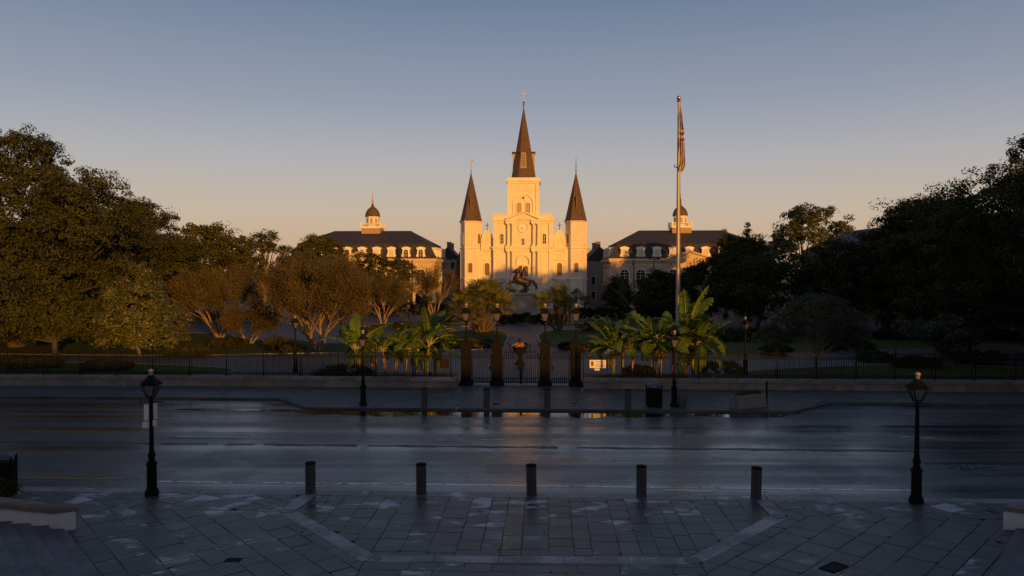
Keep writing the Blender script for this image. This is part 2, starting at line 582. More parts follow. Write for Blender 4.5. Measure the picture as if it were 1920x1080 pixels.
# one sheet, cut into a grid so that it can sag very slightly in the wheel tracks
rv, rf = [], []
NX, NT_ = 60, 46
for j in range(NT_ + 1):
    t = -.05 + (T_WALL + .15) * j / NT_
    for i in range(NX + 1):
        s = -170 + 340 * i / NX
        z = ROADZ + .012 * math.sin(t * 1.9 + .4) + .03 * (1 - ((t - T_FAR / 2) / (T_FAR / 2)) ** 2 if t < T_FAR else 0)
        rv.append(S(s, t, z))
for j in range(NT_):
    for i in range(NX):
        a = j * (NX + 1) + i
        rf.append((a, a + 1, a + NX + 2, a + NX + 1))
road = struct(MB().add(rv, rf).build('road', MT['asphalt'], smooth=True))

def roadz(t):
    return ROADZ + .012 * math.sin(t * 1.9 + .4) + .03 * (1 - ((t - T_FAR / 2) / (T_FAR / 2)) ** 2 if t < T_FAR else 0)

# ---------------------------------------------------------------- flagstones
def clip_convex(poly, zone):
    out = poly
    n = len(zone)
    for i in range(n):
        a, b = zone[i], zone[(i + 1) % n]
        ex, ey = b[0] - a[0], b[1] - a[1]
        res = []
        for k in range(len(out)):
            p, q_ = out[k], out[(k + 1) % len(out)]
            dp = ex * (p[1] - a[1]) - ey * (p[0] - a[0])
            dq = ex * (q_[1] - a[1]) - ey * (q_[0] - a[0])
            if dp >= 0:
                res.append(p)
            if (dp >= 0) != (dq >= 0):
                u = dp / (dp - dq)
                res.append((p[0] + (q_[0] - p[0]) * u, p[1] + (q_[1] - p[1]) * u))
        out = res
        if len(out) < 3:
            return []
    # drop near-duplicate corners
    o2 = []
    for p in out:
        if not o2 or math.hypot(p[0] - o2[-1][0], p[1] - o2[-1][1]) > .015:
            o2.append(p)
    if len(o2) > 2 and math.hypot(o2[0][0] - o2[-1][0], o2[0][1] - o2[-1][1]) < .015:
        o2.pop()
    return o2 if len(o2) > 2 else []

def area(poly):
    return .5 * abs(sum(poly[i][0] * poly[(i + 1) % len(poly)][1] - poly[(i + 1) % len(poly)][0] * poly[i][1] for i in range(len(poly))))

def ccw(poly):
    s = sum(poly[i][0] * poly[(i + 1) % len(poly)][1] - poly[(i + 1) % len(poly)][0] * poly[i][1] for i in range(len(poly)))
    return poly if s > 0 else list(reversed(poly))

def lay(zone, ang, wr, lr, gap=.012, rng=random):
    """rows of stones running along direction ang inside a convex zone"""
    zone = ccw([(p[0], p[1]) for p in zone])
    ca, sa = math.cos(ang), math.sin(ang)
    loc_ = [(p[0] * ca + p[1] * sa, -p[0] * sa + p[1] * ca) for p in zone]
    u0, u1 = min(p[0] for p in loc_), max(p[0] for p in loc_)
    v0, v1 = min(p[1] for p in loc_), max(p[1] for p in loc_)
    out = []
    v = v0
    while v < v1:
        wv = rng.uniform(*wr)
        u = u0 - rng.uniform(0, lr[1])
        while u < u1:
            lu = rng.uniform(*lr)
            g = gap / 2
            r = [(u + g, v + g), (u + lu - g, v + g), (u + lu - g, v + wv - g), (u + g, v + wv - g)]
            r = [(x * ca - y * sa, x * sa + y * ca) for x, y in r]
            r = [(x + rng.uniform(-.009, .009), y + rng.uniform(-.009, .009)) for x, y in r]
            if rng.random() < .12:      # a corner broken off
                q0, q1 = r[0], r[3]
                r = [(q0[0] * .9 + r[1][0] * .1, q0[1] * .9 + r[1][1] * .1)] + r[1:] + [(q0[0] * .86 + q1[0] * .14, q0[1] * .86 + q1[1] * .14)]
            c = clip_convex(r, zone)
            if c and area(c) > .035:
                out.append(c)
            u += lu
        v += wv
    return out

def stone_mesh(mb, poly, z, depth=.07, b=.012, tilt=.004, c=(0, 0), rng=random):
    cx = sum(p[0] for p in poly) / len(poly)
    cy = sum(p[1] for p in poly) / len(poly)
    tx, ty = rng.uniform(-tilt, tilt), rng.uniform(-tilt, tilt)
    zz = lambda x, y: z + (x - cx) * tx + (y - cy) * ty
    ins = []
    for x, y in poly:
        d = math.hypot(cx - x, cy - y)
        k = b * 1.4 / max(d, .05)
        ins.append((x + (cx - x) * k, y + (cy - y) * k))
    mb.loft([[(x - c[0], y - c[1], z - depth) for x, y in poly], [(x - c[0], y - c[1], zz(x, y) - b * .6) for x, y in poly],
             [(x - c[0], y - c[1], zz(x, y)) for x, y in ins]])

def in_frame(p, m=0):
    d = max(p[1], .1)
    px = 960 + F * p[0] / d
    py = 510 + F * CZ / d
    return -m < px < 1920 + m and py < 1080 + m

def lay_stones(parent, polys, name, mat, z, limit=300, depth=.07, tilt=.004):
    polys = sorted(polys, key=lambda p: (0 if in_frame(p[0], 60) or in_frame(p[len(p) // 2], 60) else 1, -area(p) / max(sum(a[1] for a in p) / len(p), 1) ** 2))
    rest = MB()
    n = 0
    for p in polys:
        zz = z + random.uniform(-.004, .003)
        if n < limit:
            c = (sum(a[0] for a in p) / len(p), sum(a[1] for a in p) / len(p))
            m_ = MB()
            stone_mesh(m_, p, 0, depth, tilt=tilt, c=c)
            m_.build(name, mat, parent, loc=(c[0], c[1], zz))
            n += 1
        else:
            stone_mesh(rest, p, zz, depth, tilt=tilt)
    if rest.v:
        tag(rest.build(name + '_outer', mat, parent), kind='stuff')

# near pavement
A_, B_, C_ = G(573, 929), G(538, 958), G(692, 1047)
D_, E_, F_ = G(1302, 1051), G(1462, 968), G(1424, 938)
pav = struct(MB().prism([tuple(S(-60, -.02)[:2]), tuple(S(-60, -14)[:2]), tuple(S(60, -14)[:2]), tuple(S(60, -.02)[:2])], -.4, -.035).build('pavement', MT['bed']))
outline = [A_, B_, C_, D_, E_, F_]
KD = .5    # depth of the kerb stones
# kerb stones
kerbn = struct(MB().prism([tuple(S(-60, -.012)[:2]), tuple(S(-60, -KD + .02)[:2]), tuple(S(60, -KD + .02)[:2]), tuple(S(60, -.012)[:2])], -.34, -.05).build('near_kerb', MT['bed']))
s = -24
while s < 24:
    l_ = random.uniform(1.7, 2.4)
    m_ = MB()
    p = [tuple(S(a, b)[:2]) for a, b in ((s + .008, -KD + .012), (s + l_ - .008, -KD + .012), (s + l_ - .008, -.004), (s + .008, -.004))]
    c = (sum(a[0] for a in p) / 4, sum(a[1] for a in p) / 4)
    stone_mesh(m_, ccw(p), 0, .33, .02, .001, c)
    m_.build('kerb_stone', MT['kerb'], kerbn, loc=(c[0], c[1], .002))
    s += l_
# the pale band: stones along the outline
HW = .23
def band(parent, pts):
    for i in range(len(pts) - 1):
        a, b = Vector(pts[i][:2]), Vector(pts[i + 1][:2])
        d = (b - a)
        L = d.length
        d.normalize()
        n_ = Vector((-d.y, d.x))
        # mitred ends
        def mit(j, p):
            if j <= 0 or j >= len(pts) - 1:
                return 0
            d0 = (Vector(pts[j][:2]) - Vector(pts[j - 1][:2])).normalized()
            d1 = (Vector(pts[j + 1][:2]) - Vector(pts[j][:2])).normalized()
            return math.tan(.5 * math.atan2(d0.x * d1.y - d0.y * d1.x, d0.dot(d1)))
        m0, m1 = mit(i, a), mit(i + 1, b)
        k = max(1, round(L / 1.75))
        for q_ in range(k):
            u0, u1 = L * q_ / k + .006, L * (q_ + 1) / k - .006
            e0 = m0 if q_ == 0 else 0
            e1 = m1 if q_ == k - 1 else 0
            p = [a + d * (u0 - e0 * -HW) + n_ * -HW, a + d * (u1 + e1 * HW) + n_ * -HW, a + d * (u1 - e1 * HW) + n_ * HW, a + d * (u0 + e0 * -HW) + n_ * HW]
            p = ccw([tuple(x) for x in p])
            c = (sum(x[0] for x in p) / 4, sum(x[1] for x in p) / 4)
            m_ = MB()
            stone_mesh(m_, p, 0, .07, .012, .002, c)
            m_.build('band_stone', MT['band'], parent, loc=(c[0], c[1], .003))
ka = S(SPX(573, -KD), -KD - .005)
kf = S(SPX(1424, -KD), -KD - .005)
ka.x, kf.x = B_.x + .22, E_.x + .02
ka = S((ka - O).dot(EX), -KD - .005); kf = S((kf - O).dot(EX), -KD - .005)
band(pav, [ka, B_, C_, D_, E_, kf])
tag(MB().lathe([(.22, -.05), (.22, .006), (.2, .012)], 24).build('cover_disc', MT['slate'], pav, loc=(C_.x + .1, C_.y, .0)))
tag(MB().lathe([(.22, -.05), (.22, .006), (.2, .012)], 24).build('cover_disc', MT['slate'], pav, loc=(B_.x + .05, B_.y, .0)))
tag(MB().lathe([(.22, -.05), (.22, .006), (.2, .012)], 24).build('cover_disc', MT['slate'], pav, loc=(D_.x - .05, D_.y, .0)))
tag(MB().lathe([(.22, -.05), (.22, .006), (.2, .012)], 24).build('cover_disc', MT['slate'], pav, loc=(E_.x - .05, E_.y, .0)))
def shrink(pts, k):
    c = Vector((sum(p[0] for p in pts) / len(pts), sum(p[1] for p in pts) / len(pts)))
    return [tuple(Vector(p[:2]) + (c - Vector(p[:2])).normalized() * k) for p in pts]
g = HW + .012
inner = [(ka.x + g, ka.y), (B_.x + g * 1.2, B_.y - .02), (C_.x + .12, C_.y + g), (D_.x - .12, D_.y + g), (E_.x - g * 1.2, E_.y - .02), (kf.x - g, kf.y)]
polys = lay(inner, TH * -1 + rad(90), (.42, .78), (.38, 1.1))
yb_l, yb_r = B_.y, E_.y
polys += lay([tuple(S(-26, -KD - .005)[:2]), (ka.x - g, ka.y), (B_.x - g, B_.y), (B_.x - g - 19, B_.y + .9)], -TH + rad(63), (.5, .8), (.5, 1.3))
polys += lay([(kf.x + g, kf.y), tuple(S(26, -KD - .005)[:2]), (E_.x + 18, E_.y - .8), (E_.x + g, E_.y)], -TH + rad(117), (.5, .8), (.5, 1.3))
db = math.atan2(C_.y - B_.y, C_.x - B_.x)
de = math.atan2(E_.y - D_.y, E_.x - D_.x)
polys += lay([(B_.x - g - 19, B_.y + .9), (B_.x - g, B_.y - .01), (C_.x - .1, C_.y - g), (C_.x - .1, 13.5), (B_.x - g - 19, 13.5)], db, (.48, .85), (.45, 1.35))
polys += lay([(E_.x + g, E_.y - .01), (E_.x + 18, E_.y - .8), (E_.x + 18, 13.5), (D_.x + .1, 13.5), (D_.x + .1, D_.y - g)], de, (.48, .85), (.45, 1.35))
polys += lay([(C_.x - .086, C_.y - g), (C_.x - .086, 13.5), (D_.x + .086, 13.5), (D_.x + .086, D_.y - g)], -TH, (.42, .7), (.6, 1.4))
lay_stones(pav, polys, 'paving_stone', MT['slate'], 0.0)

# far pavement with its bulb-out before the gate
s0, s1 = SPX(575, T_FAR), SPX(1490, T_FAR)
s0b, s1b = SPX(522, T_SIDE), SPX(1560, T_SIDE)
PTS = [S(-60, T_SIDE), S(s0b, T_SIDE), S(s0, T_FAR), S(s1, T_FAR), S(s1b, T_SIDE), S(60, T_SIDE), S(60, T_WALL + .3), S(-60, T_WALL + .3)]
fpav = struct(MB().prism([tuple(p[:2]) for p in PTS], -.4, -.04).build('far_pavement', MT['bed']))
fk = struct(MB().box(-.01, .01, -.01, .01, -.3, -.29).build('far_kerb', MT['bed'], loc=S(0, T_FAR + .1)))
kl = PTS[:6]
for i in range(5):
    a, b = kl[i], kl[i + 1]
    d = (b - a)
    L = d.length
    d.normalize()
    n_ = Vector((-d.y, d.x, 0))
    k = max(1, round(L / 2.2))
    for q_ in range(k):
        u0, u1 = L * q_ / k + .005, L * (q_ + 1) / k - .005
        p = [a + d * u0 - n_ * .06, a + d * u1 - n_ * .06, a + d * u1 + n_ * .14, a + d * u0 + n_ * .14]
        p = ccw([(x.x, x.y) for x in p])
        c = (sum(x[0] for x in p) / 4, sum(x[1] for x in p) / 4)
        m_ = MB()
        stone_mesh(m_, p, 0, .3, .02, .001, c)
        m_.build('kerb_stone', MT['farflag'], fk).location = Vector((c[0], c[1], .004)) - fk.location
fpolys = lay([S(s0 - .1, T_FAR + .17)[:2], S(s1 + .1, T_FAR + .17)[:2], S(s1b - .35, T_SIDE + .1)[:2], S(s0b + .35, T_SIDE + .1)[:2]], -TH, (.75, 1.1), (1.0, 2.0))
fpolys += lay([S(-24, T_SIDE + .16)[:2], S(24, T_SIDE + .16)[:2], S(24, T_WALL + .25)[:2], S(-24, T_WALL + .25)[:2]], -TH, (.75, 1.1), (1.2, 2.4))
lay_stones(fpav, [p for p in fpolys], 'paving_stone', MT['farflag'], 0.0, 290, .07, .006)

# the square: paths with lawns let into them
struct(MB().add([S(-75, T_WALL + .2, 0), S(75, T_WALL + .2, 0), (80, 175, 0), (-80, 175, 0)], [(0, 1, 2, 3)]).build('path', MT['path']))
struct(MB().add([(-400, 60, -.02), (-74, 40, -.02), (-79, 174, -.02), (79, 174, -.02), (74, 40, -.02), (400, 60, -.02), (400, 600, -.02), (-400, 600, -.02)],
               [(0, 1, 2, 7), (2, 3, 6, 7), (3, 4, 5, 6)]).build('city_ground', MT['ground']))

def lawn(pts, h=.07):
    """grass bed with a low stone edging"""
    pts = ccw([(p[0], p[1]) for p in pts])
    # smooth the outline
    for _ in range(3):
        o = []
        for i in range(len(pts)):
            a, b = pts[i], pts[(i + 1) % len(pts)]
            o += [(a[0] * .75 + b[0] * .25, a[1] * .75 + b[1] * .25), (a[0] * .25 + b[0] * .75, a[1] * .25 + b[1] * .75)]
        pts = o
    n = len(pts)
    inn = []
    for i in range(n):
        a, b = Vector(pts[i - 1]), Vector(pts[(i + 1) % n])
        d = (b - a).normalized()
        inn.append((pts[i][0] - d.y * .16, pts[i][1] + d.x * .16))
    o = struct(MB().prism(inn, -.05, h * .75).build('lawn', MT['grass']))
    m_ = MB()
    vs = [(x, y, -.05) for x, y in pts] + [(x, y, h) for x, y in pts] + [(x, y, h) for x, y in inn] + [(x, y, -.05) for x, y in inn]
    fs = []
    for i in range(n):
        j = (i + 1) % n
        fs += [(i, j, n + j, n + i), (n + i, n + j, 2 * n + j, 2 * n + i), (2 * n + i, 2 * n + j, 3 * n + j, 3 * n + i)]
    m_.add(vs, fs)
    m_.build('edging', MT['pathkerb'], o)
    return o

def gx(*pp):
    return [tuple(G(*p)[:2]) for p in pp]

lawn(gx((-40, 717), (-40, 676), (330, 684), (470, 694), (380, 704), (250, 712)))
lawn(gx((520, 712), (640, 705), (860, 703), (855, 714), (640, 716)))
lawn(gx((-200, 662), (310, 668), (520, 664), (690, 661), (905, 656), (948, 652), (958, 620), (860, 618), (790, 640), (640, 647), (560, 638), (480, 640), (400, 622), (100, 630)))
lawn(gx((840, 612), (960, 613), (960, 608), (700, 607), (640, 612)))
lawn(gx((1012, 653), (1004, 620), (1120, 618), (1400, 622), (1700, 632), (1880, 650), (1500, 662), (1330, 670), (1200, 660), (1090, 657)))
lawn(gx((1320, 716), (1350, 700), (1530, 688), (1700, 684), (1960, 690), (1990, 722), (1700, 720)))
lawn(gx((1100, 716), (1110, 704), (1240, 700), (1300, 706), (1290, 717)))
lawn(gx((1005, 612), (1005, 607), (1320, 607), (1320, 612)))

# ---------------------------------------------------------------- road markings
def mark(name, quads, mat, parent=None):
    m_ = MB()
    for s_a, s_b, ta, tb in quads:
        k = max(1, int((s_b - s_a) / 4))
        for i in range(k):
            a, b = s_a + (s_b - s_a) * i / k, s_a + (s_b - s_a) * (i + 1) / k
            m_.add([S(a, ta, roadz(ta) + .005), S(b, ta, roadz(ta) + .005), S(b, tb, roadz(tb) + .005), S(a, tb, roadz(tb) + .005)], [(0, 1, 2, 3)])
    return struct(m_.build(name, mat, parent))

te = TOF(G(700, 908, -.1))
mark('white_edge_line', [(SPX(278, te), SPX(1720, te), te - .0, te + .18)], MT['white_paint'])
mark('yellow_edge_line', [(-60, SPX(272, te), te + .3, te + .42)], MT['yellow_paint'])
tc_ = TOF(G(960, 818, -.1))
mark('centre_line', [(-90, 90, tc_, tc_ + .1), (-90, 90, tc_ + .26, tc_ + .36)], MT['yellow_paint'])
td = TOF(G(960, 824, -.1))
mark('lane_dash', [(SPX(a, td), SPX(b, td), td - .06, td + .06) for a, b in ((330, 525), (820, 872), (884, 960), (1035, 1105))], MT['white_paint'])
for a, b, y in ((1697, 1722, 774), (1694, 1718, 820), (1731, 1757, 821)):
    t_ = TOF(G(1715, y, -.1))
    mark('parking_tick', [(SPX(a, t_), SPX(b, t_), t_, t_ + .1)], MT['white_paint'])
tt = TOF(G(1000, 839, -.1))
m_ = MB()
for i in range(150):
    a = -30 + i * .4
    wv = [.15 + .05 * math.sin(i * .9 + k) + .04 * math.sin(i * 2.3 + 2 * k) for k in (0, 1)]
    wx = [.15 + .05 * math.sin((i + 1) * .9 + k) + .04 * math.sin((i + 1) * 2.3 + 2 * k) for k in (0, 1)]
    if i % 37 in (5, 6) or (i < 60 and i % 11 == 3):
        continue
    m_.add([S(a, tt - wv[0], roadz(tt) + .004), S(a + .4, tt - wx[0], roadz(tt) + .004), S(a + .4, tt + wx[1], roadz(tt) + .004), S(a, tt + wv[1], roadz(tt) + .004)], [(0, 1, 2, 3)])
struct(m_.build('tar_seam', MT['tar']))
# bicycle symbol painted in the lane
m_ = MB()
bc = G(1830, 878, -.1)
bt, bs = TOF(bc), (bc - O).dot(EX)
zz = roadz(bt) + .02
def ring_(cs, ct, rs, rt, wd):
    n = 20
    o_ = [S(cs + math.cos(2 * math.pi * j / n) * rs, ct + math.sin(2 * math.pi * j / n) * rt, zz) for j in range(n)]
    i_ = [S(cs + math.cos(2 * math.pi * j / n) * (rs - wd), ct + math.sin(2 * math.pi * j / n) * (rt - wd), zz) for j in range(n)]
    m_.add(o_ + i_, [(j, (j + 1) % n, n + (j + 1) % n, n + j) for j in range(n)])
def line_(a, b, wd=.07):
    d = (Vector(b) - Vector(a)).normalized()
    n = Vector((-d.y, d.x)) * wd
    m_.add([S(a[0] + n.x, a[1] + n.y, zz + .003), S(a[0] - n.x, a[1] - n.y, zz + .003), S(b[0] - n.x, b[1] - n.y, zz + .003), S(b[0] + n.x, b[1] + n.y, zz + .003)], [(0, 1, 2, 3)])
ring_(bs - .55, bt, .42, .36, .1)
ring_(bs + .5, bt, .42, .36, .1)
for a, b in (((-.55, 0), (-.2, .3)), ((-.2, .3), (.35, .3)), ((.35, .3), (.0, -.05)), ((.0, -.05), (-.55, 0)), ((.0, -.05), (-.25, .42)), ((.5, 0), (.33, .45)), ((.33, .45), (.5, .5)), ((-.35, .42), (-.12, .42))):
    line_((bs + a[0], bt + a[1]), (bs + b[0], bt + b[1]))
struct(m_.build('bicycle_lane_symbol', MT['faint_paint']))

# ---------------------------------------------------------------- standing water along the far gutter
def puddle(sa, sb, tnear, tfar, seed, amp=.35):
    rng = random.Random(seed)
    ph = [rng.uniform(0, 6.28) for _ in range(6)]
    n = max(10, int((sb - sa) * 5))
    lo, hi = [], []
    for i in range(n + 1):
        s = sa + (sb - sa) * i / n
        u = i / n
        env = min(1, math.sin(math.pi * u) * 3.5)
        wob = math.sin(s * 1.3 + ph[0]) * .5 + math.sin(s * 3.1 + ph[1]) * .3 + math.sin(s * 7.3 + ph[2]) * .2
        wob2 = math.sin(s * 1.9 + ph[3]) * .5 + math.sin(s * 4.3 + ph[4]) * .4
        mid = (tnear + tfar) / 2
        lo.append(S(s, mid + (tnear - mid + amp * wob) * env, 0))
        hi.append(S(s, mid + (tfar - mid + amp * .3 * wob2) * env, 0))
    zz_ = max(roadz(tnear - amp), roadz(tfar), roadz((tnear + tfar) / 2)) + .006
    vs = [(p.x, p.y, zz_) for p in lo + hi]
    return struct(MB().add(vs, [(i, i + 1, n + 2 + i, n + 1 + i) for i in range(n)]).build('puddle', MT['water']))
puddle(SPX(560, T_FAR), SPX(1262, T_FAR), T_FAR - 1.75, T_FAR - .07, 4, .5)
puddle(SPX(330, T_FAR), SPX(575, T_FAR), T_FAR - .55, T_FAR - .1, 8, .2)
puddle(SPX(1290, T_FAR), SPX(1470, T_FAR), T_FAR - 1.3, T_FAR - .2, 12, .3)
puddle(SPX(1240, te), SPX(1345, te), te - .45, te - .12, 21, .1)

# ---------------------------------------------------------------- steps and cheek walls of the terrace
def terrace(sgn, ox):
    X = lambda x: ox + sgn * (x - ox)
    lab = 'left' if sgn > 0 else 'right'
    A = (-12.75, 21.35)
    wdir = Vector((-.97, -.25)).normalized()
    def pt(t, n=0.0):
        # n: away from the camera side
        p = Vector(A) + wdir * t + Vector((-wdir.y * -1, wdir.x * -1)) * n
        return p
    back = Vector((-.2, .98)).normalized()
    # wall body
    L = 6.0
    f0, f1 = Vector(A), Vector(A) + wdir * L
    e0 = Vector(A) + Vector((.56, .12))
    e1 = f1 + back * .9
    z0, z1 = .50, .50 + .19 * L
    w_ = thing('cheek_wall', 'white rendered wall with grey stone coping beside the steps at the bottom %s corner' % lab, 'wall')
    def quadprism(name, ps, za, zb, mat, par):
        vs = [(X(p.x), p.y, a) for p, a in zip(ps, za)] + [(X(p.x), p.y, b) for p, b in zip(ps, zb)]
        fs = [(3, 2, 1, 0), (4, 5, 6, 7), (0, 1, 5, 4), (1, 2, 6, 5), (2, 3, 7, 6), (3, 0, 4, 7)]
        if sgn < 0:
            fs = [tuple(reversed(f)) for f in fs]
        return MB().add(vs, fs).build(name, mat, par)
    quadprism('wall_face', [f1, f0, e0, e1], [-.02] * 4, [z1, z0, z0, z1], MT['white'], w_)
    o_ = .05
    c0, c1 = f0 + Vector((.02, -.06)), f1 + Vector((0, -.06))
    d0, d1 = e0 + Vector((.06, .04)), e1 + Vector((0, .05))
    # coping in two stones
    mid_f, mid_b = c0.lerp(c1, .36), d0.lerp(d1, .36)
    zm = z0 + (z1 - z0) * .36
    quadprism('coping_stone', [mid_f, c0, d0, mid_b], [zm + .003, z0 + .003, z0 + .003, zm + .003], [zm + .13, z0 + .13, z0 + .13, zm + .13], MT['concrete'], w_)
    mf2, mb2 = c0.lerp(c1, .364), d0.lerp(d1, .364)
    quadprism('coping_stone', [c1, mf2, mb2, d1], [z1 + .003, zm + .005, zm + .005, z1 + .003], [z1 + .13, zm + .132, zm + .132, z1 + .13], MT['concrete'], w_)
    # steps: nosings run down towards the camera
    st = thing('stone_steps', 'grey stone steps descending to the pavement at the bottom %s corner' % lab, 'steps')
    nd = Vector((.645, -.764)).normalized()
    for k in range(9):
        t0_ = -.35 + k * .46
        p0 = Vector(A) + wdir * t0_ + Vector((0, -.03))
        if k == 0:
            p0 = Vector((A[0] + .3, A[1] - .05))
        q0 = p0 + nd * 9
        p1 = Vector(A) + wdir * 7 + Vector((0, -.03))
        q1 = p1 + nd * 9
        h = .095 * (k + 1)
        hb = .095 * k
        vs = [p0, q0, q1, p1]
        for a in range(4):
            u0, u1 = a / 4 + (.0008 if a else 0), (a + 1) / 4 - .0008
            pp = [p0.lerp(q0, u0), p0.lerp(q0, u1), p1.lerp(q1, u1), p1.lerp(q1, u0)]
            # only a tread-deep strip is built, over the one below
            tr = .62
            dd = (p1 - p0).normalized()
            pp[2] = pp[1] + dd * tr
            pp[3] = pp[0] + dd * tr
            quadprism('step_stone', pp, [hb - .2 if k == 0 else hb - .09] * 4, [h] * 4, MT['step'], st)
terrace(1, .77)
terrace(-1, .77)

# drain grate in the pavement
dg = thing('drain_grate', 'dark slotted drain grate set in the near paving at bottom right', 'drain', loc=tuple(G(1563, 1064)[:2]) + (.006,), rz=rad(38))
MB().box(-.36, .36, -.2, .2, -.05, -.004).build('tray', MT['black'], dg)
m_ = MB()
for a in (-.36, .3):
    m_.box(a, a + .06, -.2, .2, -.03, .008)
for b in (-.2, .15):
    m_.box(-.298, .298, b, b + .05, -.03, .0075)
m_.build('frame', MT['iron'], dg)
for i in range(6):
    MB().box(-.26 + i * .1, -.22 + i * .1, -.148, .148, -.03, .005).build('slat', MT['iron'], dg)
MB().box(-.16, .16, -.1, .1, -.03, .007).build('access_cover', MT['kerb'], pav, loc=G(1494, 952))
MB().box(-.2, .2, -.13, .13, -.03, .006).build('access_cover', MT['iron'], pav, loc=G(438, 1050))

# the terrace the picture is taken from
ter = struct(MB().box(-17, 19, -30, 3.2, -.3, 5.45).build('terrace', MT['concrete']))
MB().box(-17.1, 19.1, -30.1, 3.3, 5.452, 5.6).build('coping', MT['step'], ter)
# ================================================================== BUILDINGS
def arch_pts(cx, z0, z1, w, n=10):
    r = w / 2
    zs = z1 - r
    return [(cx - r, z0), (cx + r, z0)] + [(cx + r * math.cos(math.pi * k / n), zs + r * math.sin(math.pi * k / n)) for k in range(n + 1)]

def arch_line(cx, z0, z1, w, n=10):
    r = w / 2
    zs = z1 - r
    return [(cx + r, z0)] + [(cx + r * math.cos(math.pi * k / n), zs + r * math.sin(math.pi * k / n)) for k in range(n + 1)] + [(cx - r, z0)]

WM = {}
def arch_window(parent, cx, z0, z1, w, y, pane='glass', trim='stucco_trim', t=.16, proud=.14, bars=True, M4=None):
    """arched opening: surround > pane, glazing bars. M4 places it on a turned wall"""
    key = (round(z1 - z0, 2), round(w, 2), pane, trim, t, proud, bars)
    h = z1 - z0
    if key not in WM:
        a = MB()
        a.strip(arch_line(0, 0, h + t, w + 2 * t), arch_line(0, 0, h, w), -proud, .05)
        a.box(-w / 2 - t - .05, w / 2 + t + .05, -proud - .06, .05, -.16, -.002)
        b = MB()
        b.slab(arch_pts(0, 0, h, w), -.02, .1)
        c = MB()
        if bars:
            k = max(2, int(h / .55))
            for i in range(1, k):
                c.box(-w / 2, w / 2, -.06, -.021, h * i / k - .025, h * i / k + .025)
            c.box(-.03, .03, -.065, -.0215, 0, h)
        WM[key] = (a, b, c)
        me = []
        for mb, nm, mt in ((a, 'window', trim), (b, 'pane', pane), (c, 'glazing_bars', trim)):
            if mb.v:
                mm = bpy.data.meshes.new(nm)
                mm.from_pydata(mb.v, [], mb.f)
                mm.materials.append(MT[mt])
                me.append((nm, mm))
        WM[key] = me
    me = WM[key]
    o = link(me[0][0], me[0][1], parent)
    if M4 is None:
        o.location = (cx, y, z0)
    else:
        o.matrix_local = M4 @ Matrix.Translation((cx, y, z0))
    for nm, mm in me[1:]:
        link(nm, mm, o)
    return o

def gold_cross(mb, x, y, z, h, t):
    mb.box(x - t, x + t, y - t, y + t, z, z + h)
    mb.box(x - h * .27, x - t - .001, y - t * .98, y + t * .98, z + h * .62, z + h * .62 + 2 * t)
    mb.box(x + t + .001, x + h * .27, y - t * .98, y + t * .98, z + h * .62, z + h * .62 + 2 * t)

cat = thing('cathedral', 'cream cathedral with three dark spires glowing in the low sun behind the statue', 'cathedral', (2.2, 152.0, 0), rad(-2))
ST, TR = MT['stucco'], MT['stucco_trim']
# --- central block
CW = 5.9
m = MB()
m.box(-CW, CW, 0, 14, 0, 17.4)
m.build('central_block', ST, cat)
def entab(x0, x1, y, z, h, out, name='cornice'):
    m = MB()
    m.box(x0 - .02, x1 + .02, y - out * .35, y + .6, z, z + h * .5)
    m.box(x0 - out * .4, x1 + out * .4, y - out * .7, y + .62, z + h * .5 + .002, z + h * .75)
    m.box(x0 - out * .6, x1 + out * .6, y - out, y + .64, z + h * .75 + .004, z + h)
    return m.build(name, TR, cat)
entab(-CW, CW, 0, 5.3, .75, .55)
entab(-CW, CW, 0, 11.4, .75, .55)
entab(-CW, CW, 0, 16.75, .7, .6)
m = MB()
m.box(-CW + .05, CW - .05, .1, 1.2, 17.46, 18.45)
m.box(-CW - .05, CW + .05, .0, 1.3, 18.452, 18.62)
m.build('parapet', ST, cat)
# breaks of the entablature above the column pairs, and the columns
def column(x, y, z0, z1, r):
    h = z1 - z0
    m = MB()
    m.box(x - r * 1.35, x + r * 1.35, y - r * 1.35, y + r * 1.35, z0, z0 + .28)
    m.lathe([(r * 1.25, .282), (r * 1.25, .40), (r * 1.02, .5), (r, .6), (r * .97, h * .5), (r * .86, h - .55), (r * .9, h - .5), (r * .86, h - .45), (r * 1.2, h - .2)], 14, (x, y, z0))
    m.box(x - r * 1.3, x + r * 1.3, y - r * 1.3, y + r * 1.3, z1 - .198, z1)
    return m.build('column', TR, cat, smooth=True)
for sx in (-1, 1):
    cxs = (sx * 2.05, sx * 2.95)
    xa, xb = min(cxs) - .5, max(cxs) + .5
    for z, zt in ((5.28, 6.09), (11.38, 12.19), (16.73, 17.49)):
        MB().box(xa, xb, -.72, -.2, z, z + .45).box(xa - .1, xb + .1, -.86, -.2, z + .452, zt).build('entablature_break', TR, cat)
    for x in cxs:
        column(x, -.42, 6.1, 11.37, .30)
        column(x, -.42, 12.2, 16.72, .27)
        column(x, -.42, .3, 5.27, .34)
    MB().box(xa, xb, -.9, -.003, 0, .3).build('column_base', TR, cat)
    # end pilasters
    for z0, z1 in ((0, 5.3), (6.08, 11.4), (12.18, 16.75)):
        MB().box(sx * 5.45 - .42, sx * 5.45 + .42, -.22, .05, z0, z1 - .003).build('pilaster', TR, cat)
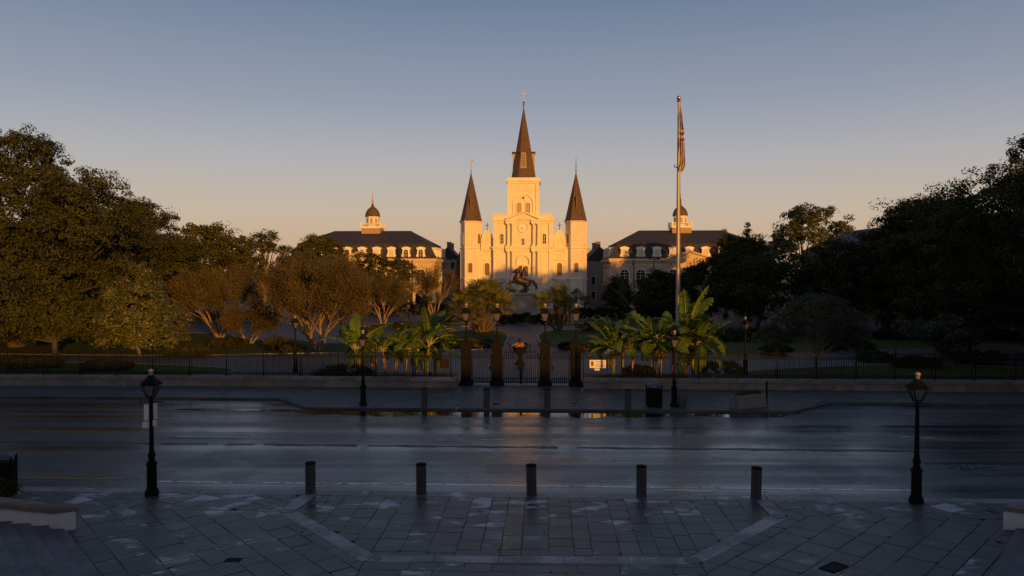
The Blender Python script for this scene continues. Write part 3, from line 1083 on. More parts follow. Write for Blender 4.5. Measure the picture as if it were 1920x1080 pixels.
# pediment with the clock
m = MB()
m.slab([(-2.75, 17.5), (2.75, 17.5), (0, 18.75)], -.55, .1)
m.build('pediment', ST, cat)
m = MB()
for sx in (-1, 1):
    a, b = Vector((sx * 3.15, 17.5)), Vector((0, 18.86))
    d = (b - a).normalized()
    n = Vector((-d.y, d.x)) * (.17 if sx < 0 else -.17)
    pl = [a, b, b + Vector((0, .26)), a + n * 1.4]
    pl = [tuple(p) for p in pl]
    if sx > 0:
        pl = list(reversed(pl))
    m.slab(list(reversed(pl)) if sx > 0 else pl, -.95, .1)
m.build('raking_cornice', TR, cat)
cz = 15.95
ck = MB()
n = 28
ck.strip([(1.08 * math.cos(2 * math.pi * k / n), 1.08 * math.sin(2 * math.pi * k / n)) for k in range(n + 1)], [(.88 * math.cos(2 * math.pi * k / n), .88 * math.sin(2 * math.pi * k / n)) for k in range(n + 1)], -.22, .0)
ck = ck.build('clock', TR, cat, loc=(0, 0, cz))
MB().slab([(.9 * math.cos(2 * math.pi * k / n), .9 * math.sin(2 * math.pi * k / n)) for k in range(n)], -.1, .0).build('clock_face', MT['clockface'], ck)
for k in range(12):
    a = 2 * math.pi * k / 12
    x, z = .72 * math.sin(a), .72 * math.cos(a)
    dx, dz = math.sin(a) * .1, math.cos(a) * .1
    px_, pz_ = math.cos(a) * .035, -math.sin(a) * .035
    MB().slab([(x - dx - px_, z - dz - pz_), (x - dx + px_, z - dz + pz_), (x + dx + px_, z + dz + pz_), (x + dx - px_, z + dz - pz_)][::-1], -.12, -.101).build('hour_mark', MT['black'], ck)
for a, l in ((rad(222), .42), (rad(238), .66)):
    x, z = math.sin(a) * l, math.cos(a) * l
    px_, pz_ = math.cos(a) * .045, -math.sin(a) * .045
    MB().slab([(-px_, -pz_), (px_, pz_), (x + px_ * .5, z + pz_ * .5), (x - px_ * .5, z - pz_ * .5)][::-1], -.14, -.121).build('clock_hand', MT['black'], ck)
# windows and niches
for sx in (-1, 1):
    arch_window(cat, sx * 4.18, 12.75, 14.7, .62, 0, t=.2)
    arch_window(cat, sx * 1.05, 12.6, 13.95, .5, 0, pane='stucco', bars=False, t=.12, proud=.1)
    MB().box(sx * 4.2 - .75, sx * 4.2 + .75, -.09, .05, 6.6, 10.6).build('wall_panel', TR, cat)
    arch_window(cat, sx * 4.2, .4, 3.2, 1.5, 0, pane='shutter', bars=False, t=.25)
    MB().box(sx * .0 + sx * .72 - .33, sx * .72 + .33, -.06, .05, 12.25, 12.5).build('niche_sill', TR, cat)
arch_window(cat, 0, 12.5, 13.8, .5, 0)
for x in (-.58, .58):
    arch_window(cat, x, 6.35, 8.4, .8, 0, pane='shutter', t=.14, bars=False)
a = MB()
a.strip(arch_line(0, 8.6, 10.7, 2.7), arch_line(0, 8.6, 10.4, 2.25), -.3, .02)
a.build('blind_arch', TR, cat)
MB().box(-1.6, 1.6, -.2, .02, 8.42, 8.58).build('string_course', TR, cat)
dm = arch_window(cat, 0, .15, 3.9, 2.0, 0, pane='shutter', bars=False, t=.35)
MB().box(-.04, .04, -.05, -.022, 0, 3.6).build('door_seam', MT['black'], dm)
# --- bell tower
m = MB()
m.box(-3.07, 3.07, 1.5, 7.6, 17.0, 25.0)
m.build('bell_tower', ST, cat)
for x0, x1 in ((-3.07, -2.5), (2.5, 3.07)):
    MB().box(x0 - .06, x1 + .06, 1.36, 1.6, 18.6, 24.7).build('corner_pilaster', TR, cat)
m = MB()
m.box(-3.2, 3.2, 1.3, 7.8, 24.72, 25.1)
m.box(-3.4, 3.4, 1.1, 8.0, 25.102, 25.45)
m.box(-3.15, 3.15, 1.4, 7.7, 25.452, 25.9)
m.build('tower_cornice', TR, cat)
a = MB()
a.strip(arch_line(0, 18.7, 22.7, 4.2, 16), arch_line(0, 18.7, 22.5, 3.8, 16), 1.3, 1.52)
a.build('arch_moulding', TR, cat)
for x in (-.86, .86):
    arch_window(cat, x, 18.75, 20.95, .98, 1.5, pane='louvre', bars=False, t=.2)
ro = MB()
ro.strip([(.36 * math.cos(2 * math.pi * k / 16), .36 * math.sin(2 * math.pi * k / 16)) for k in range(17)], [(.22 * math.cos(2 * math.pi * k / 16), .22 * math.sin(2 * math.pi * k / 16)) for k in range(17)], -.12, .02)
ro = ro.build('round_window', TR, cat, loc=(0, 1.5, 21.9))
MB().slab([(.23 * math.cos(2 * math.pi * k / 16), .23 * math.sin(2 * math.pi * k / 16)) for k in range(16)], -.03, .02).build('pane', MT['glass'], ro)
# --- central spire, eight sides
def spire(parent, cx, cy, z0, z1, r, n, flare, rot, name='spire'):
    rings = []
    prof = [(r * flare, z0), (r * 1.0, z0 + .35)] + [(r * (1 - k / 14), z0 + .35 + (z1 - z0 - .35) * k / 14) for k in range(1, 14)] + [(.04, z1)]
    m = MB()
    m.lathe([(a, z) for a, z in prof], n, (cx, cy, 0), 0, rot)
    return m.build(name, MT['spire'], parent)
sp = spire(cat, 0, 4.6, 25.9, 40.7, 2.62, 8, 1.06, rad(22.5))
for sx in (-1, 1):
    # the two lucarnes at the sides
    m = MB()
    m.box(sx * 1.75 - .45, sx * 1.75 + .45, 4.0, 5.2, 27.8, 31.0)
    d_ = m.build('lucarne', MT['louvre'], sp)
    MB().box(sx * 1.78 - .58, sx * 1.78 + .58, 3.85, 5.35, 31.003, 31.35).build('lucarne_cap', MT['black'], d_)
m = MB()
m.slab([(-.62, 27.9), (.62, 27.9), (.5, 31.0), (-.5, 31.0)], 2.45, 4.6)
d_ = m.build('lucarne', MT['louvre'], sp)
for k in range(7):
    MB().box(-.4, .4, 2.40, 2.448, 28.2 + k * .38, 28.45 + k * .38).build('louvre_slat', MT['shutter'], d_)
MB().box(-.6, .6, 2.35, 3.9, 31.002, 31.2).build('lucarne_cap', MT['spire'], d_)
m = MB()
gold_cross(m, 0, 4.6, 41.6, 2.3, .07)
m.lathe([(.12, 40.6), (.22, 40.9), (.12, 41.2), (.26, 41.4), (.1, 41.6)], 10, (0, 4.6, 0))
m.build('cross', MT['gold'], sp)
# --- wings and hexagonal towers
for sx in (-1, 1):
    m = MB()
    m.box(min(sx * 5.91, sx * 8.8), max(sx * 5.91, sx * 8.8), .8, 12, 0, 12.05)
    m.build('wing', ST, cat)
    wx = sx * 7.15
    for z, h in ((5.3, .6), (11.45, .65)):
        MB().box(wx - 1.25, wx + 1.3, .45, .95, z, z + h * .6).box(wx - 1.25, wx + 1.3, .3, .95, z + h * .602, z + h).build('cornice', TR, cat)
    # curved gable
    gp = [(-1.2, 12.1), (1.2, 12.1), (1.2, 14.0), (1.05, 14.1), (.98, 14.5), (.7, 14.95), (.55, 15.05), (.5, 15.35), (-.5, 15.35), (-.55, 15.05), (-.7, 14.95), (-.98, 14.5), (-1.05, 14.1), (-1.2, 14.0)]
    MB().slab([(wx + x, z) for x, z in gp], .85, 1.5).build('gable', ST, cat)
    MB().box(wx - 1.22, wx + 1.22, .7, 1.6, 13.85, 14.0).box(wx - .62, wx + .62, .72, 1.58, 15.352, 15.47).build('gable_moulding', TR, cat)
    a = MB()
    a.strip(arch_line(wx, 12.2, 13.7, 1.9), arch_line(wx, 12.2, 13.5, 1.6), .72, .86)
    a.build('blind_arch', TR, cat)
    m = MB()
    gold_cross(m, wx, 1.15, 15.45, 1.5, .055)
    m.build('gable_cross', MT['iron'], cat)
    arch_window(cat, wx, 6.55, 9.0, .98, .8, pane='shutter', t=.2, bars=False)
    m = MB()
    m.slab([(wx - 1.15, 9.55), (wx + 1.15, 9.55), (wx, 10.1)], .5, .82)
    m.build('window_pediment', TR, cat)
    arch_window(cat, wx, .3, 3.4, 1.3, .8, pane='shutter', bars=False, t=.25)
    # tower
    tx, ty, R = sx * 10.4, 1.75, 2.12
    tw = MB()
    tw.lathe([(R, 0), (R, 17.2)], 6, (tx, ty, 0), 0, 0)
    tw = tw.build('side_tower', ST, cat)
    for z, h, o_ in ((5.3, .6, .25), (11.5, .5, .2), (16.7, .55, .3)):
        mm = MB()
        mm.lathe([(R + .04, z), (R + .05, z + h * .5), (R + o_, z + h * .7), (R + o_, z + h)], 6, (tx, ty, 0))
        mm.build('tower_cornice', TR, tw)
    MB().lathe([(R + .1, 0), (R + .1, .8), (R + .01, .9)], 6, (tx, ty, 0)).build('plinth', TR, tw)
    ap = R * math.cos(math.pi / 6)
    for k, ang in enumerate((0, rad(60), rad(-60))):
        M4 = Matrix.Translation((tx, ty, 0)) @ Matrix.Rotation(ang, 4, 'Z') @ Matrix.Translation((0, -ap, 0))
        arch_window(tw, 0, 12.8, 14.75, .85, 0, pane='stucco' if (k != 1) == (sx < 0) or k == 0 else 'shutter', bars=False, t=.12, proud=.08, M4=M4)
        if k == 0:
            arch_window(tw, 0, 7.1, 9.0, .82, 0, pane='shutter', t=.14, M4=M4, bars=False)
            o_ = MB().box(-.2, .2, -.06, .05, 0, .75).build('slit_window', MT['glass'], tw)
            o_.matrix_local = M4 @ Matrix.Translation((0, 0, 3.2))
        for xx in (-.98, .98):
            o_ = MB().box(xx - .07, xx + .07, -.05, .02, .9, 16.7).build('corner_strip', TR, tw)
            o_.matrix_local = M4
    ss = spire(cat, tx, ty, 17.25, 27.1, 2.1, 6, 1.1, 0, 'side_spire')
    m = MB()
    m.lathe([(.05, 27.0), (.12, 27.25), (.05, 27.5), (.035, 29.6), (.01, 29.9)], 6, (tx, ty, 0))
    for zz in (28.0, 28.5):
        m.box(tx - .22, tx + .22, ty - .03, ty + .03, zz, zz + .06)
    if sx < 0:
        m.box(tx + .04, tx + .5, ty - .02, ty + .02, 29.2, 29.5)
    m.build('finial', MT['gold'] if sx < 0 else MT['iron'], ss)
    # light cross worked into the slates
    MB().box(tx - .06, tx + .06, ty - 1.62, ty - 1.2, 19.2, 22.0).build('slate_cross', MT['shutter'], ss)
# nave behind
m = MB()
m.box(-9, 9, 14.01, 45, 0, 12.5)
m.slab([(-9.6, 12.5), (9.6, 12.5), (0, 17)], 12.5, 46)
m.build('nave', MT['greyhouse'], cat)

# ---------------------------------------------------------------- the two civic buildings
def civic(name, label, loc, hw, sp_, dep=20.0):
    b = thing(name, label, 'building', loc, rad(-2))
    ZE, ZB, ZR = 9.55, 12.75, 15.85
    W, TRM, RF = MT['cabildo'], MT['cabildo'], MT['slate_roof']
    MB().box(-hw, hw, 0, dep, 0, ZE).build('wall', W, b)
    # mansard, then hip
    def rect(x, y0, y1, z):
        return [(-x, y0, z), (x, y0, z), (x, y1, z), (-x, y1, z)]
    rf = MB().loft([rect(hw + .35, -.35, dep + .35, ZE + .32), rect(hw - .35, .35, dep - .35, ZE + 1.4), rect(hw - 1.2, 1.2, dep - 1.2, ZB)], cap=False).build('mansard_roof', RF, b)
    MB().loft([rect(hw - 1.05, 1.05, dep - 1.05, ZB - .02), rect(hw - 1.0, 1.0, dep - 1.0, ZB + .12)]).build('roof_kerb', RF, rf)
    ry = dep / 2
    vs = rect(hw - 1.15, 1.15, dep - 1.15, ZB + .121) + [(-hw * .56, ry, ZR), (hw * .56, ry, ZR)]
    MB().add(vs, [(0, 1, 5, 4), (1, 2, 5), (2, 3, 4, 5), (3, 0, 4), (3, 2, 1, 0)]).build('hip_roof', RF, b)
    m = MB()
    m.box(-hw - .12, hw + .12, -.12, dep + .12, 8.25, 8.5)
    m.box(-hw - .18, hw + .18, -.18, dep + .18, 9.0, 9.3)
    m.box(-hw - .45, hw + .45, -.45, dep + .45, 9.302, ZE + .3)
    m.build('cornice', TRM, b)
    MB().box(-hw - .15, hw + .15, -.15, dep + .15, 4.1, 4.5).build('string_course', TRM, b)
    # bays: arched windows above, arcade below
    nb = 9
    for i in range(nb):
        x = (i - 4) * sp_
        arch_window(b, x, 4.7, 7.7, 1.75, 0, trim='whitewood', t=.16)
        arch_window(b, x, .1, 3.6, 2.1, 0, trim='cabildo', t=.2, bars=False)
    for i in range(nb + 1):
        x = (i - 4.5) * sp_
        if abs(x) < hw:
            MB().box(x - .22, x + .22, -.2, .05, 4.52, 8.24).build('pilaster', TRM, b)
            MB().box(x - .3, x + .3, -.25, .05, 0, 4.09).build('pier', TRM, b)
    # vents in the frieze
    for i in range(4):
        MB().box((i - 1.5) * sp_ * 2.3 - .25, (i - 1.5) * sp_ * 2.3 + .25, -.02, .04, 8.62, 8.84).build('frieze_vent', MT['shutter'], b)
    for x in (sp_ * 3.45, -sp_ * 3.45):
        MB().box(x - .06, x + .06, -.56, -.46, .2, 9.5).build('downpipe', MT['iron'], b)
    # pediment over the centre
    m = MB()
    m.slab([(-5.3, ZE - .3), (5.3, ZE - .3), (0, 11.05)], -.6, 1.6)
    pd = m.build('pediment', W, b)
    m = MB()
    for sx in (-1, 1):
        pl = [(sx * 5.9, ZE - .25), (sx * 5.9, ZE - .02), (0, 11.4), (0, 11.05)]
        m.slab(pl if sx < 0 else pl[::-1], -1.0, 1.6)
    m.build('raking_cornice', TRM, pd)
    # dormers: flared white fronts with arched heads
    def dormer(M4, open_):
        hwid, z0 = .92, 10.0
        prof = [(-hwid, 0), (hwid, 0), (hwid, .5), (hwid * .82, .95), (hwid * .76, 1.75), (hwid * .98, 1.85), (hwid * .98, 2.05), (hwid * .6, 2.2), (0, 2.3), (-hwid * .6, 2.2), (-hwid * .98, 2.05), (-hwid * .98, 1.85), (-hwid * .76, 1.75), (-hwid * .82, .95), (-hwid, .5)]
        if 'd' not in DM:
            mm = bpy.data.meshes.new('dormer')
            q = MB().slab(prof, 0, 1.9)
            mm.from_pydata(q.v, [], q.f)
            mm.materials.append(MT['whitewood'])
            DM['d'] = mm
            for nm, mt in (('g', 'glass'), ('s', 'closed')):
                mm = bpy.data.meshes.new('dormer_window')
                q = MB().slab(arch_pts(0, .12, 1.72, .84), -.03, .05)
                mm.from_pydata(q.v, [], q.f)
                mm.materials.append(MT[mt])
                DM[nm] = mm
            q = MB().strip(arch_line(0, .1, 1.8, 1.0), arch_line(0, .1, 1.72, .84), -.09, .02)
            q.box(-.03, .03, -.06, -.032, .12, 1.7).box(-.42, -.031, -.06, -.032, .62, .67).box(.031, .42, -.06, -.032, .62, .67).box(-.42, -.031, -.06, -.032, 1.18, 1.23).box(.031, .42, -.06, -.032, 1.18, 1.23)
            mm = bpy.data.meshes.new('dormer_frame')
            mm.from_pydata(q.v, [], q.f)
            mm.materials.append(MT['stucco_trim'])
            DM['f'] = mm
        o = link('dormer', DM['d'], b)
        o.matrix_local = M4 @ Matrix.Translation((0, 0, 9.92))
        wdw = link('window_sash', DM['g' if open_ else 's'], o)
        link('window_frame', DM['f'], o)
    opens = [0, 1, 0, 1, 1, 0, 0, 1, 1] if hw < 15 else [0] * 9
    for i in range(nb):
        dormer(Matrix.Translation(((i - 4) * sp_, -.12, 0)), opens[i])
    for sx in (-1, 1):
        for k in range(4):
            dormer(Matrix.Translation((sx * (hw + .12), 3.2 + k * 4.2, 0)) @ Matrix.Rotation(sx * math.pi / 2, 4, 'Z'), k % 2)
        for k in range(4):
            arch_window(b, 0, 4.7, 7.7, 1.5, 0, trim='whitewood', t=.16, M4=Matrix.Translation((sx * hw, 3.2 + k * 4.2, 0)) @ Matrix.Rotation(sx * math.pi / 2, 4, 'Z'))
    # cupola
    cu = MB().box(-1.95, 1.95, ry - 1.95, ry + 1.95, 13.6, 16.3).build('cupola_base', MT['cupola'], b)
    MB().box(-2.15, 2.15, ry - 2.15, ry + 2.15, 16.3, 16.62).build('cupola_platform', MT['whitewood'], cu)
    m = MB()
    for a in (-2.0, 2.0):
        m.box(-2.08, 2.08, ry + a - .05, ry + a + .05, 17.3, 17.4)
        m.box(a - .05, a + .05, ry - 1.94, ry + 1.94, 17.302, 17.402)
        for k in range(15):
            u = -1.8 + 3.6 * k / 14
            m.box(u - .05, u + .05, ry + a - .04, ry + a + .04, 16.622, 17.299)
            m.box(a - .04, a + .04, ry + u - .05, ry + u + .05, 16.622, 17.301)
        for c in (-2.0, 2.0):
            m.box(a - .13, a + .13, ry + c - .13, ry + c + .13, 16.623, 17.62)
    m.build('balustrade', MT['whitewood'], cu)
    MB().lathe([(1.36, 16.6), (1.36, 18.6), (1.5, 18.72), (1.5, 18.85)], 8, (0, ry, 0), 0, rad(22.5)).build('drum', MT['whitewood'], cu)
    for k in range(5):
        a = rad(-180 + k * 45)
        o_ = MB().slab(arch_pts(0, .55, 1.85, .55), -.05, .05).build('drum_window', MT['louvre'], cu)
        o_.matrix_local = Matrix.Translation((0, ry, 16.62)) @ Matrix.Rotation(a + math.pi / 2, 4, 'Z') @ Matrix.Translation((0, -1.27, 0))
    dome = MB().lathe([(1.62, 18.85), (1.6, 19.0), (1.5, 19.5), (1.3, 20.0), (.95, 20.45), (.5, 20.8), (.28, 21.1), (.22, 21.5)], 16, (0, ry, 0)).build('dome', MT['spire'], cu, smooth=True)
    MB().lathe([(.2, 21.5), (.26, 21.6), (.14, 21.9), (.2, 22.2), (.08, 22.5), (.05, 23.3), (.01, 24.0)], 8, (0, ry, 0)).build('finial', MT['louvre'] if hw < 15 else MT['iron'], cu)
    return b
DM = {}
civic('civic_building', 'tan mansard roofed building with white dormers and cupola left of the cathedral', (-29.7, 153.2, 0), 14.4, 2.93)
civic('civic_building', 'tan mansard roofed building with cupola half in shade right of the cathedral', (34.6, 150.9, 0), 15.2, 3.15)

# ---------------------------------------------------------------- houses beyond
def house(name, label, x0, x1, y0, y1, ze, zr, wall, roof, along='x', win=True, chim=True, cat_='house'):
    b = thing(name, label, cat_, ((x0 + x1) / 2, y0, 0))
    hw, d = (x1 - x0) / 2, y1 - y0
    MB().box(-hw, hw, 0, d, 0, ze).build('wall', wall, b)
    if along == 'x':
        vs = [(-hw - .3, -.4, ze), (hw + .3, -.4, ze), (hw + .3, d + .4, ze), (-hw - .3, d + .4, ze), (-hw - .3, d / 2, zr), (hw + .3, d / 2, zr)]
        fs = [(0, 1, 5, 4), (2, 3, 4, 5), (1, 2, 5), (3, 0, 4), (3, 2, 1, 0)]
    else:
        vs = [(-hw - .4, -.3, ze), (hw + .4, -.3, ze), (hw + .4, d + .3, ze), (-hw - .4, d + .3, ze), (0, -.3, zr), (0, d + .3, zr)]
        fs = [(0, 1, 4), (1, 2, 5, 4), (2, 3, 5), (3, 0, 4, 5), (3, 2, 1, 0)]
    rf = MB().add(vs, fs).build('roof', roof, b)
    if chim:
        for k in (.25, .75):
            c = (-hw + 2 * hw * k, d * .5) if along == 'x' else (0, d * k)
            MB().box(c[0] - .5, c[0] + .5, c[1] - .5, c[1] + .5, zr - 1, zr + 1.1).box(c[0] - .6, c[0] + .6, c[1] - .6, c[1] + .6, zr + 1.102, zr + 1.25).build('chimney', MT['brick'], rf)
    if win:
        wm = None
        def wall_windows(M4, width):
            n = max(2, int(width / 3.2))
            for fl in range(int(ze / 3.4)):
                for i in range(n):
                    x = -width / 2 + width * (i + .5) / n
                    o_ = MB().box(-.62, .62, -.07, .05, -.1, 2.0).build('window', MT['whitewood'], b) if 'w' not in HM else link('window', HM['w'], b)
                    HM['w'] = o_.data
                    p_ = MB().box(-.48, .48, -.1, -.02, .03, 1.88).build('pane', MT['glass'], o_) if 'p' not in HM else link('pane', HM['p'], o_)
                    HM['p'] = p_.data
                    o_.matrix_local = M4 @ Matrix.Translation((x, 0, .9 + fl * 3.4))
        wall_windows(Matrix.Identity(4), 2 * hw)
        side = -1 if (x0 + x1) / 2 > 0 else 1
        wall_windows(Matrix.Translation((side * hw, d / 2, 0)) @ Matrix.Rotation(side * math.pi / 2, 4, 'Z'), d)
    return b
HM = {}
house('town_house', 'pale gabled town house in the gap left of the cathedral', -17.5, -12.9, 183, 200, 10.4, 13.2, MT['greyhouse'], MT['slate_roof'], 'y')
house('town_house', 'dark roofed town house squeezed beside the cathedral left tower', -12.4, -7.0, 178, 196, 9.6, 12.2, MT['brick'], MT['slate_roof'], 'x')
house('town_house', 'shaded grey town house in the gap right of the cathedral', 17.0, 23.0, 176, 192, 9.8, 13.0, MT['greyhouse'], MT['slate_roof'], 'y')
house('town_house', 'orange lit flat topped house far behind the gap right of the cathedral', 18.0, 26.0, 205, 222, 13.3, 13.6, MT['cabildo'], MT['cabildo'], 'x', chim=False)
house('apartment_row', 'long red brick row with pitched roof hidden behind the right trees', 55, 67, 64, 146, 11.0, 14.6, MT['brick'], MT['slate_roof'], 'y', cat_='building')
house('apartment_row', 'long red brick row with pitched roof hidden behind the left trees', -72, -60, 66, 148, 9.6, 12.4, MT['brick'], MT['slate_roof'], 'y', cat_='building')
# unseen shed added behind the viewpoint, ridge heights set to keep the street in shade
ws = thing('street_shade_shed', 'long unseen shed added behind the viewpoint to shade the street', 'building', (10, -62, 0))
for xa, xb, zw, zr in ((-150, 28, 11.4, 13.1), (28.02, 170, 11.0, 12.55)):
    MB().box(xa, xb, 0, 22, 0, zw).build('wall', MT['concrete'], ws)
    MB().loft([[(xa, 23, zw), (xb, 23, zw), (xb, -1, zw), (xa, -1, zw)][::-1], [(xa, 11.1, zr), (xb, 11.1, zr), (xb, 10.9, zr), (xa, 10.9, zr)][::-1]]).build('roof', MT['slate_roof'], ws)

house('side_shade_hall', 'low unseen market hall added beyond the right edge to darken that side', 40, 62, -16, 14, 7.0, 9.2, MT['whitewood'], MT['slate_roof'], 'y', chim=False, cat_='building')  # out of view, added to block sky and sun from the right side
house('side_shade_brewery', 'tall unseen brick brewery added beyond the left edge to darken that side', -52, -26, -22, 16, 15.0, 16.5, MT['brick'], MT['slate_roof'], 'y', chim=False, cat_='building')  # out of view, added to take sky light off the left side
# ================================================================== IRONWORK
IR = MT['iron']
# ---------------------------------------------------------------- lanterns and lamps
def lantern(parent, z, k=1.0, dark=True):
    m = MB()
    hb, ht, h = .11 * k, .235 * k, .46 * k
    def sq(a, zz):
        return [(-a, -a, zz), (a, -a, zz), (a, a, zz), (-a, a, zz)]
    m.loft([sq(hb + .02, z), sq(hb + .02, z + .04 * k)])
    m.loft([sq(ht + .03, z + h), sq(ht + .03, z + h + .04 * k)])
    for sx in (-1, 1):
        for sy in (-1, 1):
            m.bar((sx * hb, sy * hb, z + .03), (sx * ht, sy * ht, z + h), .018 * k)
    fr = m.build('lantern_frame', IR, parent)
    g = MB().loft([sq(hb - .005, z + .042 * k), sq(ht - .012, z + h - .002)])
    g.build('lantern_glass', MT['lampglass'], fr)
    m = MB()
    m.loft([sq(ht + .07 * k, z + h + .042 * k), sq(ht + .02, z + h + .11 * k), sq(.1 * k, z + h + .3 * k), sq(.085 * k, z + h + .36 * k)])
    m.build('lantern_roof', MT['iron_rust'] if not dark else IR, fr)
    m = MB().lathe([(.06 * k, z + h + .36 * k), (.10 * k, z + h + .42 * k), (.05 * k, z + h + .46 * k), (.11 * k, z + h + .52 * k), (.10 * k, z + h + .58 * k), (.02, z + h + .62 * k)], 10)
    m.build('lantern_finial', MT['finial'], fr, smooth=True)
    return fr

def street_lamp(label, loc, group):
    L = thing('street_lamp', label, 'street lamp', loc, group=group)
    MB().lathe([(.23, 0), (.23, .1), (.205, .13), (.215, .17), (.165, .22), (.155, .95), (.18, .98), (.18, 1.05), (.12, 1.09)], 12, (0, 0, 0)).build('base', IR, L)
    MB().lathe([(.10, 1.088), (.13, 1.14), (.085, 1.17), (.12, 1.24), (.125, 1.32), (.085, 1.4), (.09, 1.44), (.078, 1.5), (.056, 2.98), (.08, 3.0), (.08, 3.05), (.05, 3.1), (.05, 3.16)], 12).build('shaft', IR, L, smooth=True)
    MB().bar((-.42, 0, 3.02), (.42, 0, 3.02), .016, 6).build('ladder_bar', IR, L)
    m = MB()
    for sx in (-1, 1):
        for sy in (-1, 1):
            m.tube([(sx * .04, sy * .04, 3.04), (sx * .1, sy * .1, 3.2), (sx * .19, sy * .19, 3.38), (sx * .265, sy * .265, 3.66)], .012, 4)
    m.build('lantern_bracket', IR, L)
    lantern(L, 3.18, .84)
    L.scale = (.95, .95, 1.0)
    return L
GL = 'cast iron street lamps'
l1 = street_lamp('black street lamp carrying four pale sign backs, near pavement at left', G(285, 928), GL)
# sign plates clamped to the post
for sx, rz_, zz, wd, ht in ((-1, 22, 2.42, .15, .52), (1, -22, 2.48, .17, .5)):
    sgn_ = MB().bbox(-wd / 2, wd / 2, -.006, .006, 0, ht, .004).build('sign_plate', MT['signwhite'], l1, loc=(sx * .15, -.03, zz), rz=rad(rz_))
    MB().bbox(-.11, .11, -.006, .006, 0, .2, .004).build('sign_plate', MT['signwhite'], l1, loc=(sx * .14 - .02, -.045, zz - .24), rz=rad(rz_))
l2 = dup(street_lamp('black street lamp on the near pavement at far right, lantern catching the sun', G(1718, 942), GL), G(681, 760), 0, 'black street lamp on the far pavement left of the gate')
lr = l2
dup(lr, G(1264, 762), 0, 'black street lamp on the far pavement beside the slotted litter bin')
for px, py, lab in ((554, 698, 'black lamp post behind the fence before the big brown tree'), (1397, 703, 'black lamp post behind the fence right of the flagpole'), (639, 634, 'small lamp post on the lawn between two brown trees'),
                    (766, 632, 'small lamp post behind the left banana clump'), (1818, 668, 'small lamp post in the dark trees at the right')):
    dup(lr, G(px, py), rad(px % 40), lab)

# ---------------------------------------------------------------- bollards
def bollard(label, loc):
    b = thing('bollard', label, 'bollard', loc, group='bollards along the kerbs')
    MB().lathe([(.185, 0), (.185, .02), (.165, .035), (.165, .80), (.158, .805), (.158, .825), (.168, .83), (.168, .955)], 20).build('post', MT['bollard'], b, smooth=True)
    MB().lathe([(.17, .956), (.172, .99), (.15, 1.01), (.05, 1.03), (.0, 1.032)], 20).build('cap', MT['iron'], b, smooth=True)
    return b
b0 = None
for i, (px, py) in enumerate(((580, 925), (789, 929), (997, 935), (1204, 934), (1420, 936))):
    lab = '%s dark bollard from the left in the row on the near kerb' % ordinal(i)
    p_ = S(SPX(px, -.28), -.28, .0)
    if b0 is None:
        b0 = bollard(lab, p_)
    else:
        o_ = dup(b0, p_, rad(i * 37), lab)
        o_.rotation_euler[0], o_.rotation_euler[1] = rad((.9, -1.1, .6, -.5)[i - 1]), rad((-.8, .5, 1.2, -1.3)[i - 1])
for i, (px, py) in enumerate(((795, 766), (912, 767), (1026, 768), (1178, 769))):
    dup(b0, S(SPX(px, T_FAR + .35), T_FAR + .35), rad(i * 51), '%s bollard from the left in the row before the gate across the street' % ordinal(i))

# ---------------------------------------------------------------- fence with its wall
def data_of(mb, name, mat):
    me = bpy.data.meshes.new(name)
    me.from_pydata(mb.v, [], mb.f)
    me.materials.append(mat)
    return me
ZW = .62           # wall height
ZF = 2.28          # fence top
pk = MB().box(-.013, .013, -.013, .013, ZW + .1, ZF - .16)
pk.loft([[(-.013, -.013, ZF - .16), (.013, -.013, ZF - .16), (.013, .013, ZF - .16), (-.013, .013, ZF - .16)], [(-.034, -.02, ZF - .1), (.034, -.02, ZF - .1), (.034, .02, ZF - .1), (-.034, .02, ZF - .1)],
         [(-.003, -.003, ZF + .02), (.003, -.003, ZF + .02), (.003, .003, ZF + .02), (-.003, .003, ZF + .02)]])
PK = data_of(pk, 'picket', IR)
po = MB().box(-.032, .032, -.032, .032, ZW, ZF + .05).lathe([(.04, ZF + .05), (.055, ZF + .09), (.03, ZF + .13), (.045, ZF + .17), (.005, ZF + .25)], 8)
PO = data_of(po, 'fence_post', IR)

